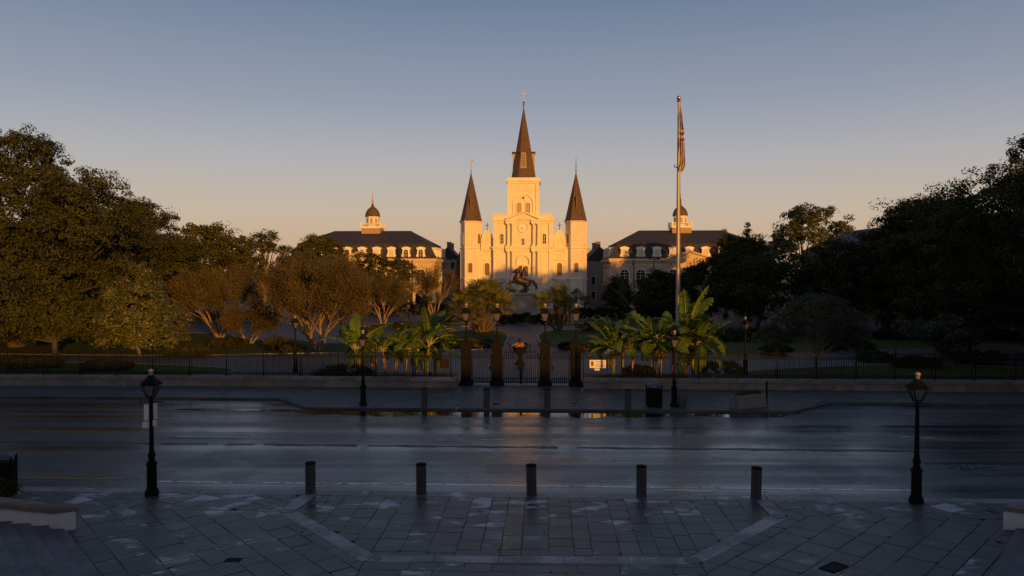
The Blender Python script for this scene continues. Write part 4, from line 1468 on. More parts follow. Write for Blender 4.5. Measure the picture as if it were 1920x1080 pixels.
def fence(label, wlabel, sa, sb, t):
    rz = -TH
    w_ = thing('fence_wall', wlabel, 'wall', S(0, t), rz)
    s = sa
    rng = random.Random(int(sa * 7))
    MB().box(sa, sb, .06, .5, -.05, .42).build('wall_core', MT['bed'], w_)
    while s < sb - .3:
        l_ = min(rng.uniform(1.8, 2.4), sb - s)
        m = MB().bbox(s + .006, s + l_ - .006, .0, .55, -.04, .40, .015)
        m.build('wall_stone', MT['wallstone'], w_)
        s += l_
    s = sa
    while s < sb - .3:
        l_ = min(rng.uniform(2.4, 3.2), sb - s)
        MB().bbox(s + .005, s + l_ - .005, -.05, .6, .405, ZW, .03).build('coping_stone', MT['wallstone'], w_)
        s += l_
    f = thing('iron_fence', label, 'fence', S(0, t) + EY * .28, rz)
    n = int((sb - sa) / .148)
    st = (sb - sa) / n
    m = MB()
    for z0, z1 in ((ZF - .30, ZF - .265), (ZF - .44, ZF - .41), (ZW + .24, ZW + .265), (ZW + .09, ZW + .12)):
        m.box(sa, sb, -.021, .021, z0, z1)
    m.build('rails', IR, f)
    # ring ornaments in the bands
    m = MB()
    for i in range(n):
        x = sa + (i + .5) * st
        for zc, r in ((ZF - .355, .045), (ZW + .18, .052)):
            k = 8
            o_ = [(x + r * math.cos(2 * math.pi * j / k), zc + r * math.sin(2 * math.pi * j / k)) for j in range(k + 1)]
            i_ = [(x + r * .68 * math.cos(2 * math.pi * j / k), zc + r * .68 * math.sin(2 * math.pi * j / k)) for j in range(k + 1)]
            m.strip(o_, i_, -.01, .01)
    tag(m.build('ring_band', IR, f), kind='stuff')
    for i in range(n + 1):
        if i % 16 == 0:
            link('fence_post', PO, f, (sa + i * st, 0, 0))
        else:
            link('picket', PK, f, (sa + i * st, 0, 0))
    for i in range(0, n, 16):
        x = sa + i * st
        MB().tube([(x, .02, ZW + .05), (x, .35, ZW + .02), (x, .4, ZW + .6), (x, .03, ZF - .5)], .018, 4).build('brace', IR, f)
    return f
sL = SPX(863, T_GATE) - .05
sR = SPX(1091, T_GATE) + .05
fL = fence('black iron picket fence left of the gate', 'low stone wall under the fence left of the gate', -40.5, sL, T_WALL)
fR = fence('black iron picket fence right of the gate, rails glinting orange', 'low stone wall under the fence right of the gate', sR, 40.5, T_WALL)

# ---------------------------------------------------------------- gate pillars
def pillar(label, loc):
    p = thing('gate_pillar', label, 'gate pillar', loc, -TH, 'gate pillars')
    m = MB()
    m.bbox(-.44, .44, -.44, .44, 0, .16, .02).bbox(-.40, .40, -.40, .40, .161, .34, .05)
    m.build('plinth', IR, p)
    m = MB().box(-.29, .29, -.29, .29, .341, 2.42)
    m.build('shaft', IR, p)
    # cast panels on the faces
    for k in range(4):
        q_ = MB()
        for x0, x1, z0, z1 in ((-.27, -.19, .42, 2.36), (.19, .27, .42, 2.36), (-.19, .19, .42, .56), (-.19, .19, 1.18, 1.30), (-.19, .19, 2.24, 2.36)):
            q_.box(x0, x1, -.318, -.288, z0, z1)
        o_ = q_.build('panel_frame', MT['iron_rust'], p)
        o_.rotation_euler[2] = k * math.pi / 2
        q_ = MB()
        for x in (-.1, 0, .1):
            q_.tube([(x, -.295, .6), (x, -.295, 1.14)], .022, 6).tube([(x, -.295, 1.34), (x, -.295, 2.2)], .022, 6)
        q_.ball((0, -.3, 1.75), .07, 8)
        o_ = q_.build('panel_ornament', IR, p)
        o_.rotation_euler[2] = k * math.pi / 2
    m = MB()
    m.bbox(-.34, .34, -.34, .34, 2.421, 2.50, .02).bbox(-.42, .42, -.42, .42, 2.501, 2.58, .02).bbox(-.32, .32, -.32, .32, 2.581, 2.72, .03)
    m.loft([[(-a, -a, z), (a, -a, z), (a, a, z), (-a, a, z)] for a, z in ((.30, 2.721), (.2, 2.86), (.13, 2.92), (.1, 3.02))])
    for sx in (-1, 1):
        for sy in (-1, 1):
            m.tube([(sx * .36, sy * .36, 2.58), (sx * .40, sy * .40, 2.7), (sx * .36, sy * .36, 2.76)], .03, 5)
    m.build('cap', IR, p)
    MB().lathe([(.1, 3.018), (.12, 3.08), (.06, 3.14), (.05, 3.3), (.065, 3.34), (.045, 3.4), (.04, 3.98), (.07, 4.0), (.05, 4.06), (.06, 4.1)], 10).build('lamp_post', MT['iron_rust'], p, smooth=True)
    lantern(p, 4.08, 1.05, False)
    return p
PPX = (874, 932, 1022, 1080)
PS = [SPX(x, T_GATE) for x in PPX]
p0 = pillar('leftmost tall iron gate pillar with lantern', S(PS[0], T_GATE))
for i, lab in ((1, 'second iron gate pillar from left, left of the double gate'), (2, 'third iron gate pillar from left, right of the double gate'), (3, 'rightmost tall iron gate pillar with lantern')):
    dup(p0, S(PS[i], T_GATE), -TH, lab)

# ---------------------------------------------------------------- gate leaves
ZG0, ZG1 = .2, 2.12
gp_ = MB().box(-.014, .014, -.014, .014, ZG0, ZG1 - .16)
gp_.loft([[(-.014, -.014, ZG1 - .16), (.014, -.014, ZG1 - .16), (.014, .014, ZG1 - .16), (-.014, .014, ZG1 - .16)], [(-.045, -.02, ZG1 - .08), (.045, -.02, ZG1 - .08), (.045, .02, ZG1 - .08), (-.045, .02, ZG1 - .08)],
          [(-.004, -.004, ZG1 + .1), (.004, -.004, ZG1 + .1), (.004, .004, ZG1 + .1), (-.004, .004, ZG1 + .1)]])
GP = data_of(gp_, 'picket', IR)
def gate(name, label, sa, sb, npk, post_side):
    g = thing(name, label, 'gate', S(sa, T_GATE), -TH, 'gate leaves')
    W_ = sb - sa
    m = MB()
    for z0, z1 in ((.14, .19), (.44, .475), (1.70, 1.735), (1.86, 1.9)):
        m.box(.0, W_, -.022, .022, z0, z1)
    for x in (0, W_ - .05):
        m.box(x, x + .05, -.024, .024, .1, 1.98)
    m.build('gate_frame', IR, g)
    for i in range(npk):
        link('picket', GP, g, (.05 + (W_ - .1) * (i + .5) / npk, 0, 0))
    m = MB()
    for i in range(npk - 1):
        x = .05 + (W_ - .1) * (i + 1) / npk
        for zc, r in ((.315, .11), (1.8, .05)):
            k = 10
            o_ = [(x + r * math.cos(2 * math.pi * j / k), zc + r * math.sin(2 * math.pi * j / k)) for j in range(k + 1)]
            i_ = [(x + r * .78 * math.cos(2 * math.pi * j / k), zc + r * .78 * math.sin(2 * math.pi * j / k)) for j in range(k + 1)]
            m.strip(o_, i_, -.012, .012)
    m.build('scroll_band', IR, g)
    x = W_ - .16 if post_side > 0 else .06
    MB().box(x, x + .12, -.06, .04, 1.0, 1.2).build('lock_box', IR, g)
    return g
HP = .36
gate('side_gate', 'iron side gate leaf between the two left pillars', PS[0] + HP, PS[1] - HP, 9, 1)
mid = (PS[1] + PS[2]) / 2
gate('double_gate_leaf', 'left leaf of the wide iron double gate', PS[1] + HP, mid - .04, 8, 1)
gate('double_gate_leaf', 'right leaf of the wide iron double gate', mid + .04, PS[2] - HP, 8, -1)
gate('side_gate', 'iron side gate leaf between the two right pillars', PS[2] + HP, PS[3] - HP, 9, -1)
tag(MB().box(-.035, .035, -.05, .05, 0, 1.95).lathe([(.06, 1.95), (.07, 2.0), (.01, 2.06)], 8).build('gate_stop_post', MT['iron_rust'], loc=S(mid, T_GATE), rz=-TH), 'slim post where the two double gate leaves meet', 'post')
for i in range(3):
    a, b = PS[i] + .46, PS[i + 1] - .46
    struct(MB().bbox(0, b - a, -.45, .25, -.02, .075, .02).build('threshold', MT['kerb'], loc=S(a, T_GATE), rz=-TH))

# signs hung on the fence
sg = thing('fence_sign', 'cream sign with a round portrait and brown print hung on the right fence', 'sign', P(1121, 688, 48.9) + Vector((0, -.1, 0)), -TH)
sg.location = S(SPX(1121, T_WALL + .22), T_WALL + .22, 1.16)
MB().bbox(-.5, .5, -.015, .0, .1, .6, .004).build('board', MT['signwhite'], sg)
MB().bbox(-.2, .12, -.013, .0, -.06, .08, .004).build('lower_plate', MT['signwhite'], sg)
ms = MB()
rng = random.Random(5)
for r in range(4):
    x = -.13 + .03 * (r % 2)
    zz = .49 - r * .1
    while x < .42:
        l_ = rng.uniform(.02, .09)
        ms.box(x, min(x + l_, .45), -.0185, -.0155, zz, zz + (.035 if r < 3 else .055))
        x += l_ + rng.uniform(.012, .03)
tag(ms.build('print', MT['signdark'], sg), kind='stuff')
ms = MB()
n = 20
ms.slab([(-.33 + .1 * math.cos(2 * math.pi * k / n), .36 + .15 * math.sin(2 * math.pi * k / n)) for k in range(n)], -.0185, -.0155)
ms.slab([(-.35 + .06 * math.cos(2 * math.pi * k / n), .5 + .05 * math.sin(2 * math.pi * k / n)) for k in range(n)], -.0215, -.0187)
ms.build('portrait', MT['shutter'], sg)
pq = thing('bronze_plaque', 'dark bronze plaque hung on the fence left of the gate', 'plaque', S(SPX(833, T_WALL + .22), T_WALL + .22, 1.2), -TH)
MB().bbox(-.28, .28, -.02, .0, 0, .58, .01).build('plate', MT['iron_rust'], pq)
ms = MB()
for r in range(6):
    ms.box(-.2, .2, -.026, -.0205, .08 + r * .075, .1 + r * .075)
ms.box(-.28, .28, -.028, -.0205, .56, .58).box(-.28, .28, -.028, -.0205, 0, .02)
ms.build('raised_lettering', MT['bronze'], pq)
pq2 = tag(MB().bbox(-.1, .1, -.02, 0, 0, .16, .01).build('small_plaque', MT['iron_rust'], loc=S(SPX(806, T_WALL + .22), T_WALL + .22, .78), rz=-TH), 'small dark plaque low on the fence near the bananas', 'plaque')
# folding board on the lawn
af = thing('folding_board', 'white folding notice board behind the right fence', 'sign', G(1139, 681), rad(12))
for sx in (-1, 1):
    o_ = MB().bbox(-.3, .3, -.012, .012, 0, 1.05, .005).build('board', MT['signwhite'], af, loc=(0, sx * .22, 0))
    o_.rotation_euler[0] = -sx * -.2
af.scale = (1, 1, 1.1)

# ---------------------------------------------------------------- urn planter inside the gate
ur = thing('urn_planter', 'large iron urn with curled handles and orange flowers inside the gate', 'urn', G(975, 684))
MB().lathe([(.44, 0), (.44, .08), (.36, .14), (.22, .34), (.13, .46), (.11, .55), (.18, .62), (.12, .7), (.2, .78), (.52, .95), (.55, 1.08), (.5, 1.15), (.58, 1.35), (.64, 1.4), (.6, 1.43), (.5, 1.4)], 20).build('bowl', MT['iron'], ur, smooth=True)
for sx in (-1, 1):
    MB().tube([(sx * .42, 0, .95), (sx * .62, 0, .98), (sx * .76, 0, 1.15), (sx * .8, 0, 1.4), (sx * .74, 0, 1.52), (sx * .82, 0, 1.62), (sx * .9, 0, 1.58)], [.03, .04, .045, .04, .04, .035, .02], 8).build('handle', MT['iron'], ur, smooth=True)

# ---------------------------------------------------------------- bins, barrier, post
def slat_bin(label, loc, rz, k=1.0):
    b = thing('litter_bin', label, 'litter bin', loc, rz, 'litter bins')
    MB().box(-.3, .3, -.3, .3, .06, .92).build('liner', MT['black'], b)
    for side in range(4):
        for i in range(9):
            x = -.3 + .6 * (i + .5) / 9
            o_ = link('slat', SL, b, None)
            o_.matrix_local = Matrix.Rotation(side * math.pi / 2, 4, 'Z') @ Matrix.Translation((x, -.335, 0))
    m = MB()
    for sx in (-1, 1):
        for sy in (-1, 1):
            m.box(sx * .335 - .03, sx * .335 + .03, sy * .335 - .03, sy * .335 + .03, 0, 1.16)
    m.box(-.37, .37, -.37, .37, .921, .96)
    m.build('frame', IR, b)
    MB().loft([[(-.38, -.38, 1.161), (.38, -.38, 1.161), (.38, .38, 1.161), (-.38, .38, 1.161)], [(-.38, -.38, 1.19), (.38, -.38, 1.19), (.38, .38, 1.19), (-.38, .38, 1.19)], [(-.15, -.15, 1.27), (.15, -.15, 1.27), (.15, .15, 1.27), (-.15, .15, 1.27)]]).build('hood', MT['bollard'], b)
    return b
SL = data_of(MB().box(-.022, .022, -.012, .012, .05, .93), 'slat', IR)
slat_bin('black slotted litter bin across the street beside the lamp', S(SPX(1227, T_FAR + 1.0), T_FAR + 1.0), rad(4))
slat_bin('black slotted litter bin cut by the left edge of the picture', G(4, 921), rad(20))
bt_ = thing('waste_tub', 'grey plastic waste tub beside the far right lamp', 'tub', S(SPX(1280, T_FAR + .75), T_FAR + .75))
MB().lathe([(.2, 0), (.215, .02), (.25, .68), (.27, .69), (.27, .75), (.25, .76), (.245, .7), (.2, .1)], 18).build('barrel', MT['greybin'], bt_, smooth=True)
MB().lathe([(.255, .55), (.275, .57), (.255, .6)], 18).build('rim_band', MT['greybin'], bt_, smooth=True)
cp = thing('concrete_trough', 'weathered concrete planter trough on the far pavement at right', 'planter', S(SPX(1404, T_FAR + .95), T_FAR + .95), rad(28))
m = MB()
m.loft([[(-1.0, -.36, 0), (1.0, -.36, 0), (1.0, .36, 0), (-1.0, .36, 0)], [(-.98, -.3, .72), (.98, -.3, .72), (.98, .3, .72), (-.98, .3, .72)], [(-.9, -.22, .72), (.9, -.22, .72), (.9, .22, .72), (-.9, .22, .72)], [(-.9, -.22, .6), (.9, -.22, .6), (.9, .22, .6), (-.9, .22, .6)]])
m.build('trough', MT['concrete'], cp)
MB().box(-.9, .9, -.215, .215, .59, .63).build('soil', MT['soil'], cp)
tag(MB().lathe([(.09, 0), (.09, .03), (.055, .05), (.055, 1.22), (.07, 1.23), (.05, 1.29), (.005, 1.31)], 10).build('iron_post', IR, loc=S(SPX(1439, T_FAR + 1.7), T_FAR + 1.7)), 'slim black iron post behind the concrete trough', 'post')

# ---------------------------------------------------------------- flagpole
fp = thing('flagpole', 'tall metal flagpole with gilt ball rising above the right bananas', 'flagpole', (P(1271, 560, 74).x, 74, 0))
FT = P(1274, 190, 74).z
MB().lathe([(.34, 0), (.34, .1), (.24, .2), (.2, .3), (.2, 6), (.17, 14), (.10, FT - .1), (.10, FT - .05)], 14).build('mast', MT['pole'], fp, smooth=True)
MB().lathe([(.1, FT - .05), (.2, FT - .02), (.2, FT + .04), (.06, FT + .06), (.06, FT + .12)], 12).build('truck', MT['iron'], fp)
MB().ball((0, 0, FT + .32), .22, 14).build('ball', MT['gold'], fp, smooth=True)
zc = P(1274, 314, 74).z
MB().tube([(-.38, -.02, zc + .25), (-.36, -.02, zc + .02), (-.2, -.02, zc), (.3, -.02, zc + .02)], .05, 6).build('cleat', MT['iron'], fp)
MB().tube([(.14, -.12, FT - .1), (.15, -.14, FT - 8), (.22, -.22, 1.3)], .012, 4).build('halyard', MT['pole'], fp)
# the flag hangs in folds: banded where it is gathered, upright stripes below
zt, zb = P(1274, 196, 74).z, P(1274, 320, 74).z
m = MB()
nu, nv = 26, 44
vs = []
for j in range(nv + 1):
    v = j / nv
    z = zt + (zb - zt) * v
    wd = (.10 + .34 * min(1, v / .38) + .10 * v) * (1 if v < .9 else 1 - (v - .9) * 4.5)
    for i in range(nu + 1):
        u = i / nu
        x = .04 + wd * u - (.22 if v > .35 else .22 * v / .35) * (1 - u) * (.7 if u < .3 else .3)
        y = -.17 + .13 * math.sin(u * 19 + v * 5) * min(1, v * 3) + .06 * math.sin(v * 17 + u * 3)
        zz = z - .25 * u * math.sin(v * 2.2) + (.08 * math.sin(u * 23) if j == nv else 0)
        vs.append((x, y, zz))
fs, mi = [], []
for j in range(nv):
    for i in range(nu):
        a = j * (nu + 1) + i
        fs.append((a, a + 1, a + nu + 2, a + nu + 1))
        v, u = j / nv, i / nu
        if v < .36:
            k = 2 if u > .6 and v > .12 else (0 if int(u * 5) % 2 else 1)
        elif v < .54:
            k = int((v - .36) / .045 + u * .6) % 2
            k = 1 - k
        else:
            k = int(u * 6 + v * 1.5) % 2
            if u < .12:
                k = 2
        mi.append(k)
m.add(vs, fs)
m.m = mi
fl = m.build('flag', [MT['red'], MT['flagwhite'], MT['blue']], smooth=True, loc=fp.location)
tag(fl, 'striped flag hanging limp in folds at the top of the flagpole', 'flag')

tag(MB().lathe([(.09, 0), (.09, 5.9), (.07, 9.9)], 8).box(-1.0, 1.0, -.05, .05, 9.4, 9.5).box(-.75, .75, -.05, .05, 7.6, 7.68).box(-.9, -.6, -.3, .05, 9.5, 9.8).box(.6, .9, -.3, .05, 9.5, 9.8).build('floodlight_pole', IR, loc=(P(1226, 480, 138).x, 138, 0)), 'thin dark floodlight pole standing before the right civic building', 'pole')

# ---------------------------------------------------------------- monument
PX, PY = P(979, 560, 113).x, 113.0
pd = thing('pedestal', 'stepped pink granite pedestal under the rider statue', 'pedestal', (PX, PY, 0), rad(-2))
zT, zM = P(979, 549, 113).z, P(979, 572, 113).z
def course(z0, z1, x, y, taper, n, nm):
    for i in range(n):
        a, b = -x + 2 * x * i / n + .005, -x + 2 * x * (i + 1) / n - .005
        k = taper
        MB().loft([[(a, -y, z0), (b, -y, z0), (b, y, z0), (a, y, z0)], [(a * k, -y * k, z1), (b * k, -y * k, z1), (b * k, y * k, z1), (a * k, y * k, z1)]]).build(nm, MT['granite'], pd)
course(0, zM - 1.3, 2.75, 1.7, 1, 4, 'granite_block')
course(zM - 1.298, zM, 2.4, 1.4, .98, 3, 'granite_block')
course(zM + .002, zT - .35, 2.05, 1.1, .97, 3, 'granite_block')
MB().loft([[(-x, -y, z), (x, -y, z), (x, y, z), (-x, y, z)] for x, y, z in ((2.0, 1.08, zT - .348), (2.12, 1.18, zT - .25), (2.12, 1.18, zT - .14), (1.75, .95, zT - .002))]).build('cap_stone', MT['granite'], pd)

sta = thing('rider_statue', 'dark bronze statue of a rider raising his hat on a rearing horse', 'statue', (PX, PY, zT), rad(-2))
KS = 113.0 / F      # metres for one photo pixel at that distance
def hp(x, y, d=0.0):
    """x,y: offsets read off the silhouette, in ninths of a photo pixel from its foot"""
    return Vector(((x - 430) / 9.0 * KS, d, (632 - y) / 9.0 * KS))
def body(name, chains, voxel=.05):
    m = MB()
    for pts, rs, n in chains:
        m.tube(pts, rs, n)
        for p, r in ((pts[0], rs[0]), (pts[-1], rs[-1])):
            m.ball(p, r * .98, 10)
    o = m.build(name, MT['bronze'], sta, smooth=False)
    md = o.modifiers.new('join', 'REMESH')
    md.mode = 'VOXEL'
    md.voxel_size = voxel
    md.use_smooth_shade = True
    sm = o.modifiers.new('soften', 'SMOOTH')
    sm.factor = .5
    sm.iterations = 2
    return o
u_ = KS / 9
ch = []
# trunk: haunch, barrel, chest, rising to the left
ch.append(([hp(520, 468), hp(470, 452), hp(415, 432), hp(355, 405), hp(322, 372)], [66 * u_, 70 * u_, 72 * u_, 76 * u_, 50 * u_], 14))
# neck and head
ch.append(([hp(345, 400), hp(354, 345), hp(362, 296), hp(350, 260), hp(334, 252)], [74 * u_, 62 * u_, 48 * u_, 34 * u_, 28 * u_], 12))
ch.append(([hp(345, 250), hp(315, 262), hp(285, 282), hp(272, 288)], [31 * u_, 26 * u_, 19 * u_, 15 * u_], 10))
for d in (-.07, .07):
    ch.append(([hp(342, 240, d), hp(340, 216, d)], [.05, .02], 6))
# hind legs: stifle forward, hock back, cannon down
for d in (-.24, .24):
    o_ = 10 if d > 0 else 0
    ch.append(([hp(505 + o_, 490, d), hp(480 + o_, 530, d), hp(478 + o_, 555, d)], [54 * u_, 42 * u_, 27 * u_], 10))
    ch.append(([hp(478 + o_, 550, d), hp(520 + o_, 570, d), hp(528 + o_, 580, d)], [25 * u_, 19 * u_, 17 * u_], 8))
    ch.append(([hp(528 + o_, 578, d), hp(490 + o_, 602, d), hp(455 + o_, 618, d), hp(430 + o_, 624, d)], [17 * u_, 13 * u_, 14 * u_, 16 * u_], 8))
# fore legs: folded, pawing the air
ch.append(([hp(320, 430, -.22), hp(270, 432, -.22), hp(226, 436, -.22)], [30 * u_, 18 * u_, 14 * u_], 8))
ch.append(([hp(226, 436, -.22), hp(205, 465, -.22), hp(190, 500, -.22)], [18 * u_, 13 * u_, 14 * u_], 8))
ch.append(([hp(325, 440, .22), hp(280, 450, .22), hp(236, 455, .22)], [30 * u_, 18 * u_, 13 * u_], 8))
ch.append(([hp(236, 455, .22), hp(228, 485, .22), hp(232, 510, .22)], [17 * u_, 13 * u_, 14 * u_], 8))
# tail
ch.append(([hp(545, 455), hp(580, 435), hp(615, 432), hp(640, 465), hp(662, 515), hp(690, 565)], [16 * u_, 17 * u_, 22 * u_, 28 * u_, 26 * u_, 8 * u_], 10))
body('horse', ch)
m = MB()
m.loft([[hp(385, 400, -.34), hp(470, 400, -.34), hp(470, 400, .34), hp(385, 400, .34)], [hp(380, 378, -.2), hp(475, 385, -.2), hp(475, 385, .2), hp(380, 378, .2)]])
m.build('saddle', MT['bronze'], sta)
ch = []
ch.append(([hp(440, 392), hp(448, 350), hp(455, 300), hp(462, 268)], [46 * u_, 38 * u_, 44 * u_, 30 * u_], 12))
ch.append(([hp(465, 262), hp(468, 245)], [15 * u_, 16 * u_], 8))
ch.append(([hp(466, 232), hp(470, 214)], [26 * u_, 24 * u_], 10))
# arm that lifts the hat
ch.append(([hp(445, 285, -.16), hp(420, 292, -.2), hp(400, 275, -.22)], [18 * u_, 15 * u_, 13 * u_], 8))
ch.append(([hp(400, 275, -.22), hp(400, 235, -.22), hp(408, 190, -.2)], [16 * u_, 14 * u_, 14 * u_], 8))
# rein arm
ch.append(([hp(460, 290, .16), hp(500, 286, .2), hp(515, 290, .2)], [15 * u_, 16 * u_, 12 * u_], 8))
ch.append(([hp(470, 300, .2), hp(440, 335, .2), hp(405, 345, .12)], [13 * u_, 11 * u_, 8 * u_], 8))
for d in (-.33, .33):
    ch.append(([hp(440, 390, d * .6), hp(385, 400, d), hp(362, 405, d)], [26 * u_, 21 * u_, 18 * u_], 10))
    ch.append(([hp(362, 405, d), hp(368, 450, d), hp(372, 482, d)], [18 * u_, 13 * u_, 10 * u_], 8))
    ch.append(([hp(375, 486, d), hp(340, 494, d)], [11 * u_, 8 * u_], 8))
body('rider', ch, .035)
m = MB()
hc = hp(418, 180, -.2)
m.loft([[hc + Vector((math.cos(a) * r, math.sin(a) * r * .5, z + math.cos(a) * .06)) for a in [2 * math.pi * k / 12 for k in range(12)]] for r, z in ((.34, -.03), (.34, .04), (.2, .03), (.1, -.2))])
m.build('hat', MT['bronze'], sta)
m = MB().tube([hp(450, 400, -.36), hp(480, 440, -.4), hp(500, 475, -.42)], [.03, .025, .015], 6)
m.build('sword', MT['bronze'], sta)
# ================================================================== PLANTS
NR = np.random.default_rng(11)

def leaf_mesh(name, pos, nrm, size, mat, aspect=1.7, rng=NR, fold=True):
    """one diamond-shaped leaf for each point"""
    n = len(pos)
    nrm = nrm / np.maximum(np.linalg.norm(nrm, axis=1, keepdims=True), 1e-6)
    r = rng.normal(size=(n, 3))
    a = np.cross(nrm, r)
    a /= np.maximum(np.linalg.norm(a, axis=1, keepdims=True), 1e-6)
    b = np.cross(nrm, a)
    L = (size * rng.uniform(.6, 1.3, n))[:, None]
    W = L / aspect
    v = np.empty((n, 4, 3), np.float32)
    v[:, 0] = pos - a * L * .5
    v[:, 1] = pos + b * W * .5 + nrm * W * .12
    v[:, 2] = pos + a * L * .5
    v[:, 3] = pos - b * W * .5 + nrm * W * .12
    me = bpy.data.meshes.new(name)
    me.vertices.add(n * 4)
    me.vertices.foreach_set('co', v.reshape(-1))
    me.loops.add(n * 4)
    me.loops.foreach_set('vertex_index', np.arange(n * 4, dtype=np.int32))
    me.polygons.add(n)
    me.polygons.foreach_set('loop_start', np.arange(0, n * 4, 4, dtype=np.int32))
    me.polygons.foreach_set('loop_total', np.full(n, 4, np.int32))
    me.materials.append(mat)
    me.update()
    me.validate()
    return me

def lobes_to_leaves(lobes, nclump, per, csize, lsize, rng, shell=(.72, 1.02), deep=.30, hollow=0):
    """clumps of leaves spread over a set of ellipsoid lobes"""
    lob = np.array(lobes, float)
    wts = (lob[:, 3] * lob[:, 4] * lob[:, 5]) ** .67
    wts /= wts.sum()
    idx = rng.choice(len(lob), nclump, p=wts)
    d = rng.normal(size=(nclump, 3))
    d[:, 2] += .25
    d /= np.linalg.norm(d, axis=1, keepdims=True)
    rr = rng.uniform(shell[0], shell[1], nclump) ** 1.0
    cc = lob[idx, :3] + d * lob[idx, 3:6] * rr[:, None]
    # drop clumps buried deep inside another lobe
    keep = np.ones(nclump, bool)
    for L in lob:
        q = ((cc - L[:3]) / L[3:6])
        keep &= (q ** 2).sum(1) > deep
    if hollow:
        # hollows between the boughs, where one looks into the dark of the crown
        ph = rng.uniform(0, 6.28, 6)
        k = hollow
        nz = np.sin(cc[:, 0] * k + ph[0]) + np.sin(cc[:, 1] * k * 1.1 + ph[1]) + np.sin(cc[:, 2] * k * 1.25 + ph[2]) + .7 * np.sin((cc[:, 0] + cc[:, 2]) * k * 1.9 + ph[3]) + .7 * np.sin((cc[:, 0] - cc[:, 2]) * k * 1.7 + ph[4])
        keep &= ~((nz < -.75) & (rr > .78))
    cc, dd = cc[keep], d[keep]
    if len(cc) > 60:
        # no clump hangs in the air on its own
        d2 = ((cc[:, None, :] - cc[None, :, :]) ** 2).sum(2)
        near = (d2 < (2.0 * csize) ** 2).sum(1) > 4
        cc, dd = cc[near], dd[near]
    cs = csize * rng.uniform(.5, 1.0, len(cc)) * (1 + .9 * (rng.random(len(cc)) < .25))
    off = rng.normal(size=(len(cc), per, 3)) * .5
    ln = np.linalg.norm(off, axis=2, keepdims=True)
    off *= np.minimum(1, .9 / np.maximum(ln, 1e-6))
    off[..., 2] *= .62
    pos = cc[:, None, :] + off * cs[:, None, None]
    nrm = dd[:, None, :] * .6 + off * .7 + rng.normal(size=off.shape) * .55
    nrm[..., 2] += .35
    return pos.reshape(-1, 3), nrm.reshape(-1, 3), cc

def limbs(mb, base, fork, tips, r0, rng, n=6):
    """trunk to the fork, then curved limbs out to the tips"""
    base, fork = np.array(base, float), np.array(fork, float)
    k = 6
    pts, rs = [], []
    wob = rng.normal(size=3) * .12 * r0 * 4
    for i in range(k + 1):
        u = i / k
        p = base + (fork - base) * u + wob * math.sin(u * math.pi)
        pts.append(p)
        rs.append(r0 * (1.35 if i == 0 else 1.08 - .32 * u))
    mb.tube([tuple(p) for p in pts], rs, 10)
    for t in tips:
        t = np.array(t, float)
        st = base + (fork - base) * rng.uniform(.7, 1.0)
        mid = st * .5 + t * .5 + np.array([0, 0, -.1 * np.linalg.norm(t - st)]) * rng.uniform(-.3, 1.2) + rng.normal(size=3) * .05 * np.linalg.norm(t - st)
        pp = []
        for i in range(6):
            u = i / 5
            pp.append(tuple(st * (1 - u) ** 2 + 2 * mid * u * (1 - u) + t * u * u))
        ra = r0 * rng.uniform(.28, .5)
        mb.tube(pp, [ra * (1 - u * .85) for u in (0, .2, .4, .6, .8, 1)], n)

def broad_tree(name, label, cat_, X, Y, lobes, leaf, bark, ncl, per, csz, lsz, r0, seed, fork=None, ntip=26, aspect=1.7, group=None, shell=(.72, 1.02), deep=.30, hollow=0):
    rng = np.random.default_rng(seed)
    t = thing(name, label, cat_, (X, Y, 0), 0, group)
    pos, nrm, cc = lobes_to_leaves(lobes, ncl, per, csz, lsz, rng, shell, deep, hollow)
    link('crown', leaf_mesh('crown', pos, nrm, lsz, leaf, aspect, rng), t)
    mb = MB()
    zmin = min(l[2] - l[5] for l in lobes)
    f = fork or (0, 0, max(1.6, zmin + .6))
    tips = cc[rng.choice(len(cc), min(ntip, len(cc)), replace=False)]
    limbs(mb, (0, 0, -.1), f, tips, r0, rng)
    lob = np.array(lobes, float)
    tw = MB()
    for c in cc[rng.choice(len(cc), min(int(len(cc) * .16), 240), replace=False)]:
        L = lob[np.argmin((((c - lob[:, :3]) / lob[:, 3:6]) ** 2).sum(1))]
        a = L[:3] + (c - L[:3]) * .55
        dirn = (c - a) / max(np.linalg.norm(c - a), .01)
        b = c + dirn * csz * rng.uniform(.1, .75)
        m_ = (a + b) / 2 + rng.normal(size=3) * .18
        tw.tube([tuple(a), tuple(m_), tuple(b)], [.07 * csz, .045 * csz, .012], 3)
    mb.build('trunk', bark, t, smooth=True)
    if tw.v:
        tag(tw.build('twigs', bark, t), kind='stuff')
    return t

def round_lobes(R, zc, H, n, seed, low=0.5, flat=1.0):
    """lobes filling a rounded crown of radius R between zc-low and the top H"""
    rng = random.Random(seed)
    out = [(0, 0, zc, R * .72, R * .72, (H - zc) * .92)]
    for i in range(n):
        a = 2 * math.pi * i / n + rng.uniform(-.3, .3)
        rr = R * rng.uniform(.5, .68)
        s = R * rng.uniform(.30, .46)
        out.append((math.cos(a) * rr, math.sin(a) * rr, zc + rng.uniform(-.45, .35) * (H - zc), s, s, s * rng.uniform(.6, .85) * flat))
    for i in range(n // 2):
        a = rng.uniform(0, 6.28)
        rr = R * rng.uniform(.1, .4)
        s = R * rng.uniform(.24, .36)
        out.append((math.cos(a) * rr, math.sin(a) * rr, H - s * .75 - rng.uniform(0, .18) * (H - zc), s, s, s * .75))
    return out

